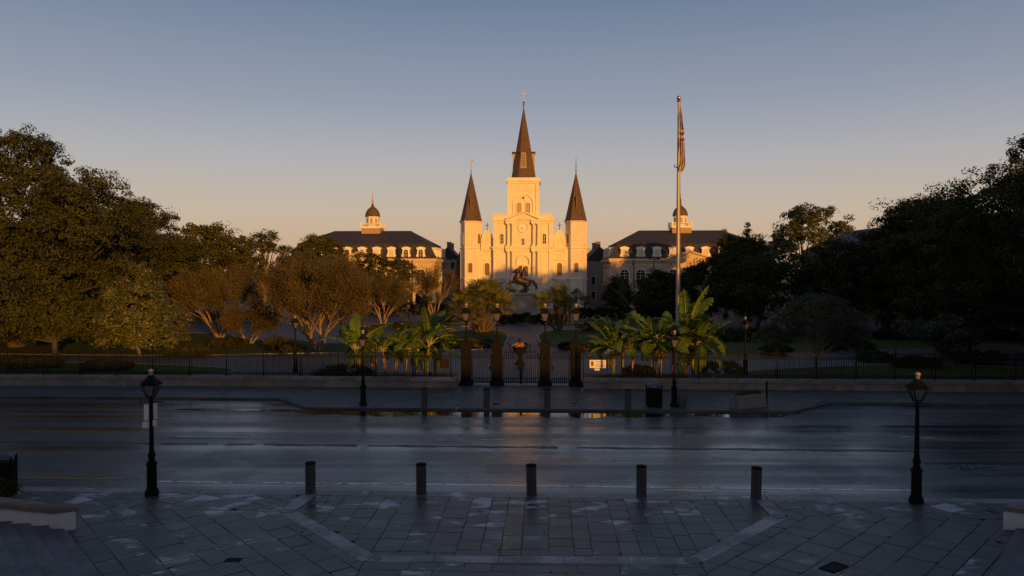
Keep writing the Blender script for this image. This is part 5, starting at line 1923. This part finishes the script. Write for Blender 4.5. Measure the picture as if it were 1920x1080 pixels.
# ---------------------------------------------------------------- live oaks along the left side
OAK = 'evergreen trees round the square'
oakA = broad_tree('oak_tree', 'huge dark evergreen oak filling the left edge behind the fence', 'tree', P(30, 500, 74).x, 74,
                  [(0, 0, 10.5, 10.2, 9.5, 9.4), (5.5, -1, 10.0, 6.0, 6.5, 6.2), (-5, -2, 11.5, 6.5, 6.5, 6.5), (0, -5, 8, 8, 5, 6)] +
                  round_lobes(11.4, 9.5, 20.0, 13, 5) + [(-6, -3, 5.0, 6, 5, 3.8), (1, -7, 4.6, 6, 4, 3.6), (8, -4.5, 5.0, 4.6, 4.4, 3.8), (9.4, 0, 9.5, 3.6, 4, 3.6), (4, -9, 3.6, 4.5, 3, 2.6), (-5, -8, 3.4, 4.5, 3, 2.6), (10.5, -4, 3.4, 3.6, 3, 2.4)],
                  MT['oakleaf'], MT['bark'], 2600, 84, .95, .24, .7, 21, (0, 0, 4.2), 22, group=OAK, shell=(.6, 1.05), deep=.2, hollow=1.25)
oakA.scale = (1, 1, 1.05)
oakB = broad_tree('oak_tree', 'dark oak behind the big left oak, crown falling away to the right', 'tree', P(235, 500, 93).x, 93,
                  [(0, 0, 8.5, 7.8, 7.5, 7.4), (4.5, -1, 7, 5, 5, 5)] + round_lobes(8.8, 8.2, 16.4, 11, 9) + [(5.5, -2, 6, 4.8, 4, 3.8), (-4, -5, 5.0, 4.5, 4, 3.4), (2, -6, 4.6, 4.4, 3.5, 3), (6.4, -4, 3.6, 3.6, 3, 2.6), (-2, -7, 3.2, 4, 3, 2.4), (7.8, -1, 9.0, 2.8, 2.8, 2.4)],
                  MT['oakleaf'], MT['bark'], 1500, 85, .95, .27, .55, 33, (0, 0, 4), 20, group=OAK, shell=(.6, 1.05), deep=.2, hollow=1.4)
broad_tree('oak_tree', 'oak between the dark left oaks and the brown trees, lit on top', 'tree', P(385, 480, 118).x, 118,
           round_lobes(7.6, 8.6, 14.9, 9, 14) + [(6, -2, 7, 3.6, 3.6, 3), (-3, -5, 6, 4, 4, 3)], MT['oakleaf2'], MT['bark'], 460, 75, 1.1, .38, .5, 41, (0, 0, 4), 40, group=OAK)
broad_tree('oak_tree', 'thin crowned oak with bare crooked limbs left of the left civic building', 'tree', P(495, 470, 128).x, 128,
           round_lobes(7.2, 9, 14.2, 9, 17), MT['oakleaf2'], MT['palebark'], 250, 62, 1.0, .38, .5, 43, (0, 0, 5), 60, group=OAK, shell=(.55, 1.08))
broad_tree('leafy_tree', 'light green tree before the left end of the left civic building', 'tree', P(602, 480, 138).x, 138,
           [(0, 0, 8.5, 5, 4.5, 4.6), (-4, 0, 8, 3.5, 3.5, 3.8)] + round_lobes(5.4, 8.5, 14.1, 8, 19), MT['oakleaf2'], MT['bark'], 420, 70, .9, .34, .3, 45, (0, 0, 4), 26, group=OAK)
broad_tree('leafy_tree', 'green tree before the pediment of the left civic building', 'tree', P(735, 520, 134).x, 134,
           [(0, 0, 6.5, 3.6, 3, 3), (-2.6, 0, 8.2, 2.2, 2, 2), (1.8, 0, 7.8, 2.6, 2, 1.9), (-5, 1, 8.8, 2, 2, 1.9), (-3.6, 0, 5, 2.6, 2, 2)], MT['oakleaf2'], MT['bark'], 230, 70, .8, .32, .26, 47, (0, 0, 3), 26, group=OAK, shell=(.55, 1.08))
magL = broad_tree('magnolia_tree', 'glossy leaved magnolia lit from the front before the left oak', 'tree', P(262, 600, 66).x, 66,
           [(0, 0, 4.6, 2.4, 2.2, 2.2), (-1.8, .3, 3.6, 2, 2, 1.8), (2.2, 0, 3.2, 2.0, 2, 1.3), (3.1, -.3, 2.6, 1.4, 1.4, .9), (-2.6, .2, 2.4, 1.6, 1.6, 1.2), (0, -.6, 2.8, 2.4, 1.8, 1.4), (-.3, 0, 6.2, 1.5, 1.4, 1.3), (.2, 0, 7.2, .8, .8, .7), (-2.2, 0, 5.4, 1.2, 1.2, 1.1), (-2.0, -.6, 1.5, 1.6, 1.2, .8), (.4, -.8, 1.5, 1.8, 1.2, .8), (2.6, -.5, 1.6, 1.5, 1.2, .7)], MT['magleaf'], MT['palebark'], 560, 62, .55, .2, .12, 51, (-.5, 0, 1.6), 22, 2.0, shell=(.6, 1.06), group=OAK)
broad_tree('oak_tree', 'low leafy tree at the foot of the big left oak', 'tree', P(105, 620, 67).x, 67,
           [(0, 0, 3.6, 2.6, 2, 2), (-2.5, 0, 3.2, 2.2, 2, 1.8), (2.3, .4, 3, 1.9, 2, 1.6), (-5, 0, 4, 2.4, 2, 2.2)], MT['oakleaf'], MT['bark'], 260, 70, .85, .3, .25, 53, (0, 0, 1.6), 22, group=OAK)

# ---------------------------------------------------------------- right side
dup(oakA, (44.0, 61, 0), rad(175), 'huge dark oak filling the right edge behind the fence', (.9, .9, .95))
dup(oakB, (P(1775, 500, 84).x, 84, 0), rad(75), 'black shaded oak left of the huge right oak', (1, 1, .98))
broad_tree('oak_tree', 'shaded oak low behind the grey green tree at right', 'tree', P(1660, 500, 92).x, 92,
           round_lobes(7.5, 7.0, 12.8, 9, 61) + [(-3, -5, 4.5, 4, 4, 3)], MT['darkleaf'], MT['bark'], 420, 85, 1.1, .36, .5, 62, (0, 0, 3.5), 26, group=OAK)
broad_tree('magnolia_tree', 'tall magnolia with brownish top above the dark right trees', 'tree', P(1505, 470, 116).x, 116,
           round_lobes(5.8, 10, 17.4, 9, 63) + [(5.2, 0, 13.5, 1.8, 1.8, 1.2), (6.2, 0, 14.9, 1.2, 1.2, .8), (3, 0, 15.5, 2, 2, 1.4)], MT['magleaf'], MT['bark'], 420, 55, .95, .42, .4, 65, (0, 0, 5), 34, 1.9, group=OAK)
for i, (px, py, Y, lab) in enumerate(((1362, 428, 126, 'conical young evergreen just right of the right cupola'), (1404, 420, 124, 'taller pointed evergreen beside the tall magnolia'), (1432, 440, 122, 'small pointed evergreen against the tall magnolia'))):
    p = P(px, py, Y)
    h = p.z
    broad_tree('conifer_tree', lab, 'tree', p.x, Y, [(0, 0, h - .6 - 1.25 * k, .5 + .45 * k, .5 + .45 * k, 1.0) for k in range(7)], MT['oakleaf2'], MT['bark'], 170, 46, .6, .26, .2, 70 + i, (0, 0, h - 3), 10, group='pointed evergreens')
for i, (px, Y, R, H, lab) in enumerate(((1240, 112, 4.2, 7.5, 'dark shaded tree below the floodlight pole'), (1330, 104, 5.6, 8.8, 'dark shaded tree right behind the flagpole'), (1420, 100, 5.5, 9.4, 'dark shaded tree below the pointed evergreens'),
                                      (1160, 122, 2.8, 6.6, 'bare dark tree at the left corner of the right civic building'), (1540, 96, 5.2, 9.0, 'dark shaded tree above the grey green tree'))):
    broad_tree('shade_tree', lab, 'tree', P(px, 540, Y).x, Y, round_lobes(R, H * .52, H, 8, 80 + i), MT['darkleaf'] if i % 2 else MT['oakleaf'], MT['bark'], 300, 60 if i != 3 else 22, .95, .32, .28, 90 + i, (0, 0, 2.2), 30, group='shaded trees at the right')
broad_tree('olive_tree', 'rounded grey green tree on several stems just behind the right fence', 'tree', P(1532, 600, 56).x, 56,
           [(0, 0, 3.7, 2.6, 2.2, 1.6), (-2, .2, 3.4, 1.7, 1.6, 1.3), (2.1, 0, 3.3, 1.6, 1.6, 1.3), (-.9, -.4, 4.6, 1.5, 1.4, .9), (1, 0, 4.5, 1.4, 1.4, .9), (-3, 0, 2.6, 1, 1, .8), (3.0, .2, 2.4, .9, 1, .8)], MT['oliveleaf'], MT['palebark'], 640, 85, .5, .15, .12, 97, (0, 0, 1.3), 26, 3.2, group=OAK)
broad_tree('low_tree', 'low spreading dark tree behind the fence at far right', 'tree', P(1765, 640, 59).x, 59,
           [(0, 0, 2.4, 2.4, 2, .5), (-1.2, 0, 3.0, 1.6, 1.4, .4), (1.6, 0, 2.0, 1.6, 1.6, .4), (.5, 0, 3.5, 1.0, 1, .35)], MT['oliveleaf'], MT['bark'], 150, 60, .5, .2, .14, 98, (0, 0, 1.2), 30, group=OAK)
broad_tree('leafy_tree', 'broad tree below the pointed evergreens, at the end of the right civic building', 'tree', P(1392, 480, 127).x, 127,
           [(0, 0, 8.5, 5, 4.5, 4.6), (-2.6, 0, 10.2, 2.6, 2.4, 2.4), (2.6, 0, 10.6, 2.8, 2.6, 2.6)] + round_lobes(5.2, 8.0, 12.9, 8, 66), MT['oakleaf2'], MT['bark'], 420, 70, .9, .34, .3, 67, (0, 0, 4), 22, group=OAK)
# trees added out of view beyond the right edge to shade the square's right
for x, y, k, r_, lab in ((51, 46, .96, 40, 'unseen oak added for shade on the corner beyond the right edge'), (56.5, 56, .96, 100, 'unseen oak added for shade behind the corner oak beyond the right edge'), (45, 36, .9, 200, 'unseen oak added for shade by the street beyond the right edge'), (58, 32, .95, 250, 'unseen oak added for shade farther along the street beyond the right edge')):
    dup(oakA, (x, y, 0), rad(r_), lab, k)
dup(oakB, (41, 17, 0), rad(120), 'unseen street tree added for shade on the near pavement beyond the right edge', .74)  # added outside the frame so the grey green tree falls in shade
dup(oakB, (-48, 86, 0), rad(200), 'oak behind the big left oak beyond the left edge', 1.05)
dup(oakB, (56, 100, 0), rad(20), 'oak before the right brick row', .85)
dup(oakB, (48, 92, 0), rad(240), 'shaded oak behind the huge right oak', 1.0)

# ---------------------------------------------------------------- brown crepe myrtles
def crepe(label, X, Y, H, R, seed, nst=6, dens=1.0, leafm='brownleaf', barkm='palebark'):
    rng = random.Random(seed)
    t = thing('crepe_myrtle', label, 'tree', (X, Y, 0), 0, 'crepe myrtles on the lawns')
    stem, twig = MB(), MB()
    lp = []
    Rc, zc = R, H * .42
    def inside(p):
        q = ((p.x / Rc) ** 2 + (p.y / Rc) ** 2 + ((p.z - zc) / (H - zc)) ** 2) if p.z > zc else ((p.x / Rc) ** 2 + (p.y / Rc) ** 2 + ((p.z - zc) / (zc * .75)) ** 2)
        return q < 1.0
    def grow(p, d, L, r, lev):
        n = 4
        pts = [p]
        q = p.copy()
        dd = d.copy()
        for i in range(n):
            dd = (dd + Vector((rng.uniform(-.18, .18), rng.uniform(-.18, .18), .05 if lev < 3 else rng.uniform(-.1, .12)))).normalized()
            q = q + dd * (L / n)
            pts.append(q.copy())
        (stem if lev < 1 else twig).tube(pts, [r * (1 - .5 * i / n) for i in range(n + 1)], 7 if lev < 2 else (4 if lev < 3 else 3))
        if lev >= 1:
            for pt in pts[1:]:
                lp.append((pt, dd))
        if lev >= 5 or not inside(q):
            return
        for i in range((3, 3, 3, 3, 3)[lev] if rng.random() < .75 * dens + .2 else 2):
            src = pts[rng.choice((2, 3, 4, 4))]
            side = Vector((rng.gauss(0, 1), rng.gauss(0, 1), rng.gauss(0, .6)))
            out = Vector((src.x, src.y, 0))
            if out.length > .01:
                out.normalize()
            nd = (dd * 1.0 + side * .48 + out * .18 + Vector((0, 0, .12))).normalized()
            grow(src, nd, L * rng.uniform(.62, .86), r * .55, lev + 1)
    for i in range(nst):
        a = 2 * math.pi * i / nst + rng.uniform(-.3, .3)
        sp_ = rng.uniform(.25, .62)
        p = Vector((math.cos(a) * .28, math.sin(a) * .22, -.05))
        grow(p, Vector((math.cos(a) * sp_, math.sin(a) * sp_ * .9, 1)).normalized(), H * .36, .15 * H / 8, 0)
    stem.build('trunk', MT[barkm], t, smooth=True)
    twig.build('twigs', MT['twig'], t)
    rg = np.random.default_rng(seed)
    base = np.array([tuple(p) for p, d in lp])
    k = int(10 * dens)
    pos = np.repeat(base, k, 0) + rg.normal(size=(len(base) * k, 3)) * .24
    nr = rg.normal(size=pos.shape) + np.array([0, -.2, .3])
    if len(pos) > 90000:
        pos, nr = pos[rg.permutation(len(pos))[:90000]], nr[:90000]
    link('crown', leaf_mesh('crown', pos, nr, .12 * (1 + R / 20), MT[leafm], 2.0, rg), t)
    return t
cg = lambda px, py: G(px, py)
c1 = cg(413, 633)
crepe('brown crepe myrtle with pale forked trunk on the left lawn before the oaks', c1.x, c1.y, 7.9, 5.2, 3)
c2 = cg(467, 645)
crepe('small brown crepe myrtle between the two larger ones on the left', c2.x, c2.y, 4.7, 2.6, 5, 5, .8)
c3 = cg(596, 656)
big = crepe('largest brown crepe myrtle with pale spreading trunks left of the bananas', c3.x, c3.y, 8.5, 6.0, 8, 7)
crepe('brown crepe myrtle before the left shoulder of the cathedral', P(812, 560, 124).x, 124, 8.3, 4.3, 12, 5, .7)
crepe('brown crepe myrtle behind the left banana clump', P(718, 560, 108).x, 108, 7.2, 4.2, 15, 5, .9)
crepe('brown crepe myrtle behind the largest brown one', P(640, 560, 120).x, 120, 8.8, 4.6, 18, 5, .8)
crepe('dark leafless crepe myrtle before the right civic building', P(1195, 570, 118).x, 118, 7.4, 3.8, 22, 5, .35)

# ---------------------------------------------------------------- fan palms
def fan_head(rng, nleaf, L, spread=1.0):
    """leaves of a fan palm round a growing point"""
    vs, fs = [], []
    st = MB()
    for i in range(nleaf):
        u = (i + .5) / nleaf
        el = math.asin(1 - 1.5 * u)          # from upright to drooping
        az = i * 2.39996 + rng.uniform(-.2, .2)
        d = Vector((math.cos(az) * math.cos(el), math.sin(az) * math.cos(el), math.sin(el)))
        pl = L * rng.uniform(.4, .75)
        hub = d * pl + Vector((0, 0, -.05 * pl))
        st.bar((0, 0, 0), hub, .018, 3)
        side = d.cross(Vector((0, 0, 1)))
        if side.length < .1:
            side = Vector((1, 0, 0))
        side.normalize()
        up = side.cross(d)
        fl = L * rng.uniform(.45, .72)
        ns = 11
        for k in range(ns):
            a = (k / (ns - 1) - .5) * rad(235)
            dd = d * math.cos(a) + side * math.sin(a)
            tip = hub + dd * fl * (1 - .18 * abs(math.sin(a))) + Vector((0, 0, -.16 * fl)) + up * .05 + side * rng.uniform(-.04, .04) * fl
            wv = (d * -math.sin(a) + side * math.cos(a)) * fl * .075
            mid = hub + dd * fl * .55 + up * .04
            o = len(vs)
            vs += [tuple(hub), tuple(mid + wv), tuple(tip), tuple(mid - wv)]
            fs += [(o, o + 1, o + 2, o + 3)]
    return vs, fs, st
def fan_palm(label, X, Y, heads, L, rt, seed, nleaf=26):
    rng = random.Random(seed)
    t = thing('fan_palm', label, 'palm', (X, Y, 0), 0, 'fan palms round the statue')
    for hx, hy, hz in heads:
        a = rng.uniform(0, 6.28)
        b0 = Vector((hx * .12, hy * .12, -.05))
        pts = [b0.lerp(Vector((hx, hy, hz)), u) + Vector((hx, hy, 0)) * (.20 * math.sin(u * math.pi)) for u in (0, .25, .5, .75, 1)]
        m = MB().tube(pts, [rt * .85, rt * .8, rt * .95, rt * 1.2, rt * 1.25], 9)
        # leaf bases left on the stem
        for k in range(60):
            u = rng.uniform(.15, 1)
            p = b0.lerp(Vector((hx, hy, hz)), u) + Vector((hx, hy, 0)) * (.20 * math.sin(u * math.pi))
            az = rng.uniform(0, 6.28)
            d = Vector((math.cos(az), math.sin(az), .7))
            m.bar(p + d * rt * .7, p + d * rt * 1.45, .035, 3)
        m.build('trunk', MT['palmbark'], t)
        vs, fs, st = fan_head(rng, nleaf, L * rng.uniform(.9, 1.1))
        o = MB().add(vs, fs).add(st.v, st.f).build('fronds', MT['palmleaf'], t, loc=(hx, hy, hz))
    return t
def heads_of(X, Y, pxs):
    out = []
    for px, py, dy in pxs:
        p = P(px, py, Y + dy)
        out.append((p.x - X, dy, p.z))
    return out
pl = G(905, 623)
fan_palm('big clump of fan palms left of the statue, lit yellow green', pl.x, pl.y, heads_of(pl.x, pl.y, ((862, 578, -.5), (876, 562, .4), (893, 548, .8), (908, 556, -.3), (888, 585, -1.4), (928, 562, .5), (942, 575, -.6), (915, 546, 1.5))), 1.95, .19, 5)
pr = G(1049, 621)
fan_palm('clump of fan palms right of the statue with one leaning stem', pr.x, pr.y, heads_of(pr.x, pr.y, ((1014, 566, -.6), (1049, 552, .2), (1040, 560, 1.0), (1060, 570, .8))), 1.5, .2, 9, 24)
for i, (px, py, Y, lab) in enumerate(((931, 540, 124, 'dark small palm behind the left palm clump'), (958, 553, 130, 'dark small palm behind the rearing horse'), (1080, 556, 126, 'dark small palm right of the right palm clump'), (1068, 572, 110, 'low dark palm beside the right palm clump'), (1097, 566, 122, 'dark small palm before the cathedral right tower'),
                                     (800, 565, 112, 'yellow green palm behind the left banana clump'))):
    p = P(px, py, Y)
    fan_palm(lab, p.x, Y, [(0, 0.01, p.z)], 1.35, .16, 20 + i, 22)

# ---------------------------------------------------------------- banana plants
def banana_leaf(seed, L, W, droop):
    """a long blade on an arching midrib, torn here and there"""
    rng = random.Random(seed)
    n = 22
    mid, wid, tears = [], [], []
    p, a = Vector((0, 0, 0)), 0.0
    for i in range(n + 1):
        u = i / n
        mid.append(p.copy())
        w_ = W * (math.sin(min(1, u / .28) * math.pi / 2) ** .8) * (1 - max(0, (u - .72) / .28) ** 2.2) * .5
        wid.append(max(w_, .012))
        a = -droop * u ** 1.4
        p = p + Vector((math.cos(a), 0, math.sin(a))) * (L / n)
    m = MB()
    for sgn in (-1, 1):
        run = []
        for i in range(n):
            tear = rng.random() < .34
            e0 = .97
            sag = rng.uniform(-.05, .30)
            o = []
            for j, (ii, cut) in enumerate(((i, 0), (i + 1, .14 if tear else 0))):
                d = (mid[min(ii + 1, n)] - mid[max(ii - 1, 0)]).normalized()
                nrm = Vector((-d.z, 0, d.x))
                c = mid[ii] - (d * (L / n) * cut * 3)
                for q in (0, .5, 1.0):
                    lift = .16 * q - .22 * q * q * (1 + sag * 3)
                    o.append(c if q == 0 else mid[ii] - d * (L / n) * cut * 3 * q + Vector((0, sgn * wid[ii] * q, 0)) + nrm * (lift * wid[ii] * 1.3 + math.sin(ii * 1.9 + sgn) * .012))
            if sgn > 0:
                m.add(o, [(0, 3, 4, 1), (1, 4, 5, 2)])
            else:
                m.add(o, [(1, 4, 3, 0), (2, 5, 4, 1)])
    k = len(m.f)
    m.tube([v + Vector((0, 0, -.012)) for v in [Vector((-.45, 0, -.10))] + mid[::3]], [.035] + [.028 * (1 - .8 * i / 8) for i in range(len(mid[::3]))], 5, 1)
    me = bpy.data.meshes.new('leaf')
    me.from_pydata([tuple(v) for v in m.v], [], m.f)
    me.materials.append(MT['banana'])
    me.materials.append(MT['rib'])
    me.polygons.foreach_set('material_index', m.m)
    me.update()
    return me
BL = [banana_leaf(i, 2.25 + .12 * (i % 4), .66 + .04 * (i % 3), dr) for i, dr in enumerate((.25, .5, .9, 1.3, 1.7, 2.1, .6, 1.1, 1.5))]
BD = BL[5].copy()
BD.materials[0] = MT['banana_dry']
def banana(label, X, Y, h, n, k, seed, az0=None, group='banana plants behind the fence'):
    rng = random.Random(seed)
    t = thing('banana_plant', label, 'banana plant', (X, Y, 0), 0, group)
    lean = Vector((rng.uniform(-.15, .15), rng.uniform(-.12, .12), 0)) * h
    top = Vector((lean.x, lean.y, h))
    m = MB()
    pts = [Vector((0, 0, -.05)), lean * .2 + Vector((0, 0, h * .4)), lean * .6 + Vector((0, 0, h * .75)), top]
    m.tube(pts, [.13 * k, .11 * k, .09 * k, .06 * k], 9)
    for q in range(6):
        a = rng.uniform(0, 6.28)
        z0 = rng.uniform(.1, .5) * h
        c = Vector((math.cos(a) * .1 * k, math.sin(a) * .1 * k, 0))
        m.tube([c + Vector((0, 0, z0)), c * 1.1 + lean * .4 + Vector((0, 0, z0 + h * .35))], [.05 * k, .02], 5)
    m.build('stem', MT['pseudostem'], t, smooth=True)
    n += 5
    for i in range(n):
        u = i / max(1, n - 1)
        az = (az0 if az0 is not None else rng.uniform(0, 6.28)) + i * 2.399 + rng.uniform(-.25, .25)
        el = rad((82 if seed % 3 == 1 else 62) - 78 * u ** .75 + rng.uniform(-9, 9))
        j = min(8, max(0, int(1.2 + u * 4.4 + rng.uniform(-.4, .9)))) if rng.random() < .7 else rng.choice((6, 7, 8))
        if i == 0 and seed % 3 == 1:
            j = 0
        if i == n - 1:
            j = 5
            el = rad(-25)
        sc_ = k * rng.uniform(.82, 1.12) * (.9 if i == 0 else 1) * (.6 if i == n - 1 else 1)
        o = link('leaf', BL[j] if i < n - 1 else BD, t)
        R_ = Matrix.Rotation(az, 4, 'Z') @ Matrix.Rotation(-el, 4, 'Y') @ Matrix.Rotation(rng.uniform(-.7, .7), 4, 'X')
        pos = top + Vector((math.cos(az) * .42 * k * math.cos(el), math.sin(az) * .42 * k * math.cos(el), .40 * k * math.sin(el) - .12 * u * h * .5))
        o.matrix_local = Matrix.Translation(pos) @ R_ @ Matrix.Scale(sc_, 4)
    return t
YB = 53.0
for i, (px, dy, h, n, k, lab) in enumerate((
        (672, .5, 1.9, 9, .95, 'leftmost banana plant of the left clump, leaves spreading to the lamp'),
        (698, 1.6, 2.0, 8, .9, 'second banana plant from the left in the left clump'),
        (722, .2, 1.9, 8, .8, 'third banana plant from the left in the left clump'),
        (741, 1.0, 1.7, 8, .75, 'fourth banana plant from the left in the left clump'),
        (760, 0, 2.0, 8, .8, 'fifth banana plant from the left in the left clump'),
        (780, 1.3, 2.4, 9, .95, 'tall banana plant in the right half of the left clump'),
        (800, .1, 2.4, 10, 1.05, 'tallest banana plant of the left clump, two upright leaves'),
        (816, .9, 1.7, 9, .9, 'rightmost banana plant of the left clump by the gate'))):
    banana(lab, P(px, 640, YB + dy).x, YB + dy, h, n, k, 100 + i)
for i, (px, dy, h, n, k, lab) in enumerate((
        (1150, .2, 2.0, 9, 1.0, 'leftmost banana plant of the right clump beside the cream sign'),
        (1168, 1.1, 2.4, 9, 1.0, 'second banana plant from the left in the right clump'),
        (1186, .4, 1.9, 8, .9, 'third banana plant from the left in the right clump'),
        (1222, .8, 2.2, 8, .9, 'fourth banana plant from the left in the right clump'),
        (1238, .1, 2.5, 9, 1.0, 'banana plant in the middle of the right clump'),
        (1262, 1.2, 2.3, 8, .95, 'banana plant left of the tallest one in the right clump'),
        (1285, .5, 2.9, 10, 1.25, 'tallest banana plant of the right clump with a high upright leaf'),
        (1300, 1.3, 2.7, 10, 1.2, 'tall banana plant at the right of the right clump'),
        (1312, .1, 2.3, 9, 1.15, 'rightmost banana plant of the right clump, leaves drooping to the fence'))):
    banana(lab, P(px, 640, YB + dy).x, YB + dy, h, n, k, 130 + i)

# ---------------------------------------------------------------- hedges, shrubs, planting
def shrub(name, label, cat_, lobes, leaf, loc, ncl, per, csz, lsz, seed, group='low shrubs in the square', aspect=1.6, kind=None):
    rng = np.random.default_rng(seed)
    pos, nrm, cc = lobes_to_leaves(lobes, ncl, per, csz, lsz, rng, (.55, 1.0))
    pos[:, 2] = np.abs(pos[:, 2]) + .02
    t = thing(name, label, cat_, loc, 0, group)
    link('foliage', leaf_mesh('foliage', pos, nrm, lsz, leaf, aspect, rng), t)
    mb = MB()
    for c in cc[rng.choice(len(cc), min(10, len(cc)), replace=False)]:
        mb.tube([(c[0] * .3, c[1] * .3, -.03), (c[0] * .7, c[1] * .7, c[2] * .6), tuple(c)], [.025, .018, .008], 4)
    mb.build('stems', MT['bark'], t)
    return t
def hedge(label, xa, xb, Y, h, seed, dep=1.2):
    L = xb - xa
    n = max(2, int(L / .9))
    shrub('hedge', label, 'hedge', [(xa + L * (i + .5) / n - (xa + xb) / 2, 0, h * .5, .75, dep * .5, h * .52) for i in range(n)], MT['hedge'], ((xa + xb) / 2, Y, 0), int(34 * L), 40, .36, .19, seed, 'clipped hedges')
hy = 106
hedge('dark clipped hedge before the statue pedestal', P(930, 600, hy).x, P(1062, 600, hy).x, hy, 1.55, 1)
hedge('dark hedge at the foot of the left civic building', P(640, 600, 132).x, P(860, 600, 132).x, 132, 1.8, 2)
hedge('dark hedge right of the statue towards the right civic building', P(1075, 600, 116).x, P(1330, 600, 116).x, 116, 1.9, 3)
hedge('dark hedge behind the small brown tree on the left', P(340, 620, 112).x, P(520, 620, 112).x, 112, 1.4, 4)
hedge('low hedge under the right trees', P(1640, 640, 82).x, P(1900, 640, 82).x, 82, 1.0, 6)
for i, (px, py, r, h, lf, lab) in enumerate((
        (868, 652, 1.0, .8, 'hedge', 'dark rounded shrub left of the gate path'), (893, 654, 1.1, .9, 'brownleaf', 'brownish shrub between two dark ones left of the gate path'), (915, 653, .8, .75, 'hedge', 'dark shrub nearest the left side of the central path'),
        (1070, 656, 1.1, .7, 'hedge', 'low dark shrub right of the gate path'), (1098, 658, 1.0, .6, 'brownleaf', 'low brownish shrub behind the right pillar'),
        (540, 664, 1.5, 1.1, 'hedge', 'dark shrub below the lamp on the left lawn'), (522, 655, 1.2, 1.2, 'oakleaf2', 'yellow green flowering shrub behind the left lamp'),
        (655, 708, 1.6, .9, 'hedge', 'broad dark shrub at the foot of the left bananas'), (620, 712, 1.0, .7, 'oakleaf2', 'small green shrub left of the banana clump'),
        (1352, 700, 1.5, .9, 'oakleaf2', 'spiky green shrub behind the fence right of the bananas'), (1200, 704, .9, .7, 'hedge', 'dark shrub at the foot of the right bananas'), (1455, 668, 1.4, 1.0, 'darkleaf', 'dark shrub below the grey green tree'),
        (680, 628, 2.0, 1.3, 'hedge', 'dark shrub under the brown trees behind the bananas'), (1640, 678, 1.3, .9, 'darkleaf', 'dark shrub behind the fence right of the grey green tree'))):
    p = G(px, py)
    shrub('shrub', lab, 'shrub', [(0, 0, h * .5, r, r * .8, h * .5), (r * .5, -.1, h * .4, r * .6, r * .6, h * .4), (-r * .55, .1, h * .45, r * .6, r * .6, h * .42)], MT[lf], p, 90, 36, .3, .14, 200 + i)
for i, (px, py, r, h, lf, lab) in enumerate((
        (430, 652, 1.8, .9, 'hedge', 'low dark shrub between the small brown tree and the fence'), (350, 668, 2.2, 1.0, 'hedge', 'broad dark shrub right of the magnolia'), (770, 622, 2.4, 1.3, 'hedge', 'dark shrub before the small lamp behind the bananas'),
        (850, 606, 2.2, 1.2, 'hedge', 'dark shrub left of the big palm clump'), (1120, 622, 2.4, 1.2, 'hedge', 'dark shrub right of the right palm clump'), (1180, 640, 2.2, 1.3, 'darkleaf', 'dark shrub behind the left part of the right bananas'),
        (1420, 640, 2.6, 1.5, 'darkleaf', 'dark shrub behind the lamp right of the flagpole'), (1350, 640, 2.4, 1.4, 'darkleaf', 'dark shrub right behind the tall bananas'), (1590, 660, 2.2, 1.2, 'darkleaf', 'dark shrub behind the right end of the grey green tree'),
        (1830, 682, 2.2, 1.1, 'darkleaf', 'dark shrub behind the fence near the right edge'), (1720, 690, 1.6, .8, 'hedge', 'low dark shrub under the low spreading tree'), (60, 690, 2.2, .9, 'hedge', 'low dark shrub under the big left oak'), (200, 694, 1.8, .7, 'hedge', 'low dark shrub at the foot of the magnolia'))):
    p = G(px, py)
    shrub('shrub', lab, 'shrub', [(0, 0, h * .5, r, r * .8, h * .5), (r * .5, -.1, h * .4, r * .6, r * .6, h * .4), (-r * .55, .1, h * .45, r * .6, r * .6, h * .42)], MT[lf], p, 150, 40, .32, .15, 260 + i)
p = G(4, 940)
shrub('shrub', 'small green shrub behind the cheek wall at bottom left', 'shrub', [(0, 0, .35, .5, .4, .35), (.3, 0, .3, .3, .3, .25)], MT['oakleaf2'], (p.x - .15, p.y + .1, .0), 60, 40, .14, .07, 231)
# flowers in the urn
ru = np.random.default_rng(4)
pos, nrm, _ = lobes_to_leaves([(-.25, -.05, 1.5, .42, .3, .16), (.05, -.1, 1.52, .3, .28, .15)], 70, 20, .12, .07, ru)
link('flowers', leaf_mesh('flowers', pos, nrm, .075, MT['flower'], 1.2, ru), ur)
pos, nrm, _ = lobes_to_leaves([(.35, 0, 1.45, .28, .3, .22), (.0, .05, 1.75, .16, .16, .22), (0, 0, 1.93, .1, .1, .14), (-.2, .1, 1.45, .4, .3, .12)], 90, 24, .12, .07, ru)
link('foliage', leaf_mesh('foliage', pos, nrm, .09, MT['oakleaf2'], 1.8, ru), ur)
pos, nrm, _ = lobes_to_leaves([(-.55, 0, .72, .35, .18, .12), (0, 0, .72, .35, .18, .12), (.5, 0, .72, .35, .18, .12)], 60, 14, .14, .1, ru)
link('foliage', leaf_mesh('foliage', pos, nrm, .12, MT['oakleaf2'], 2.4, ru), cp)
# fallen leaves on the road and pavement
ml = MB()
rl = random.Random(77)
for i in range(60):
    s, t = rl.uniform(-14, 14), rl.uniform(-6, T_FAR - .5)
    z = roadz(t) + .012 if t > 0 else .012
    a = rl.uniform(0, 6.28)
    r = rl.uniform(.03, .08)
    c = S(s, t, z)
    ml.add([c + Vector((math.cos(a + k * 1.57) * r * (1 if k % 2 else .5), math.sin(a + k * 1.57) * r * (1 if k % 2 else .5), .006 * (k % 2))) for k in range(4)], [(0, 1, 2, 3)])
tag(ml.build('fallen_leaves', MT['brownleaf']), 'small brown leaves scattered over street and paving', 'leaves', kind='stuff')
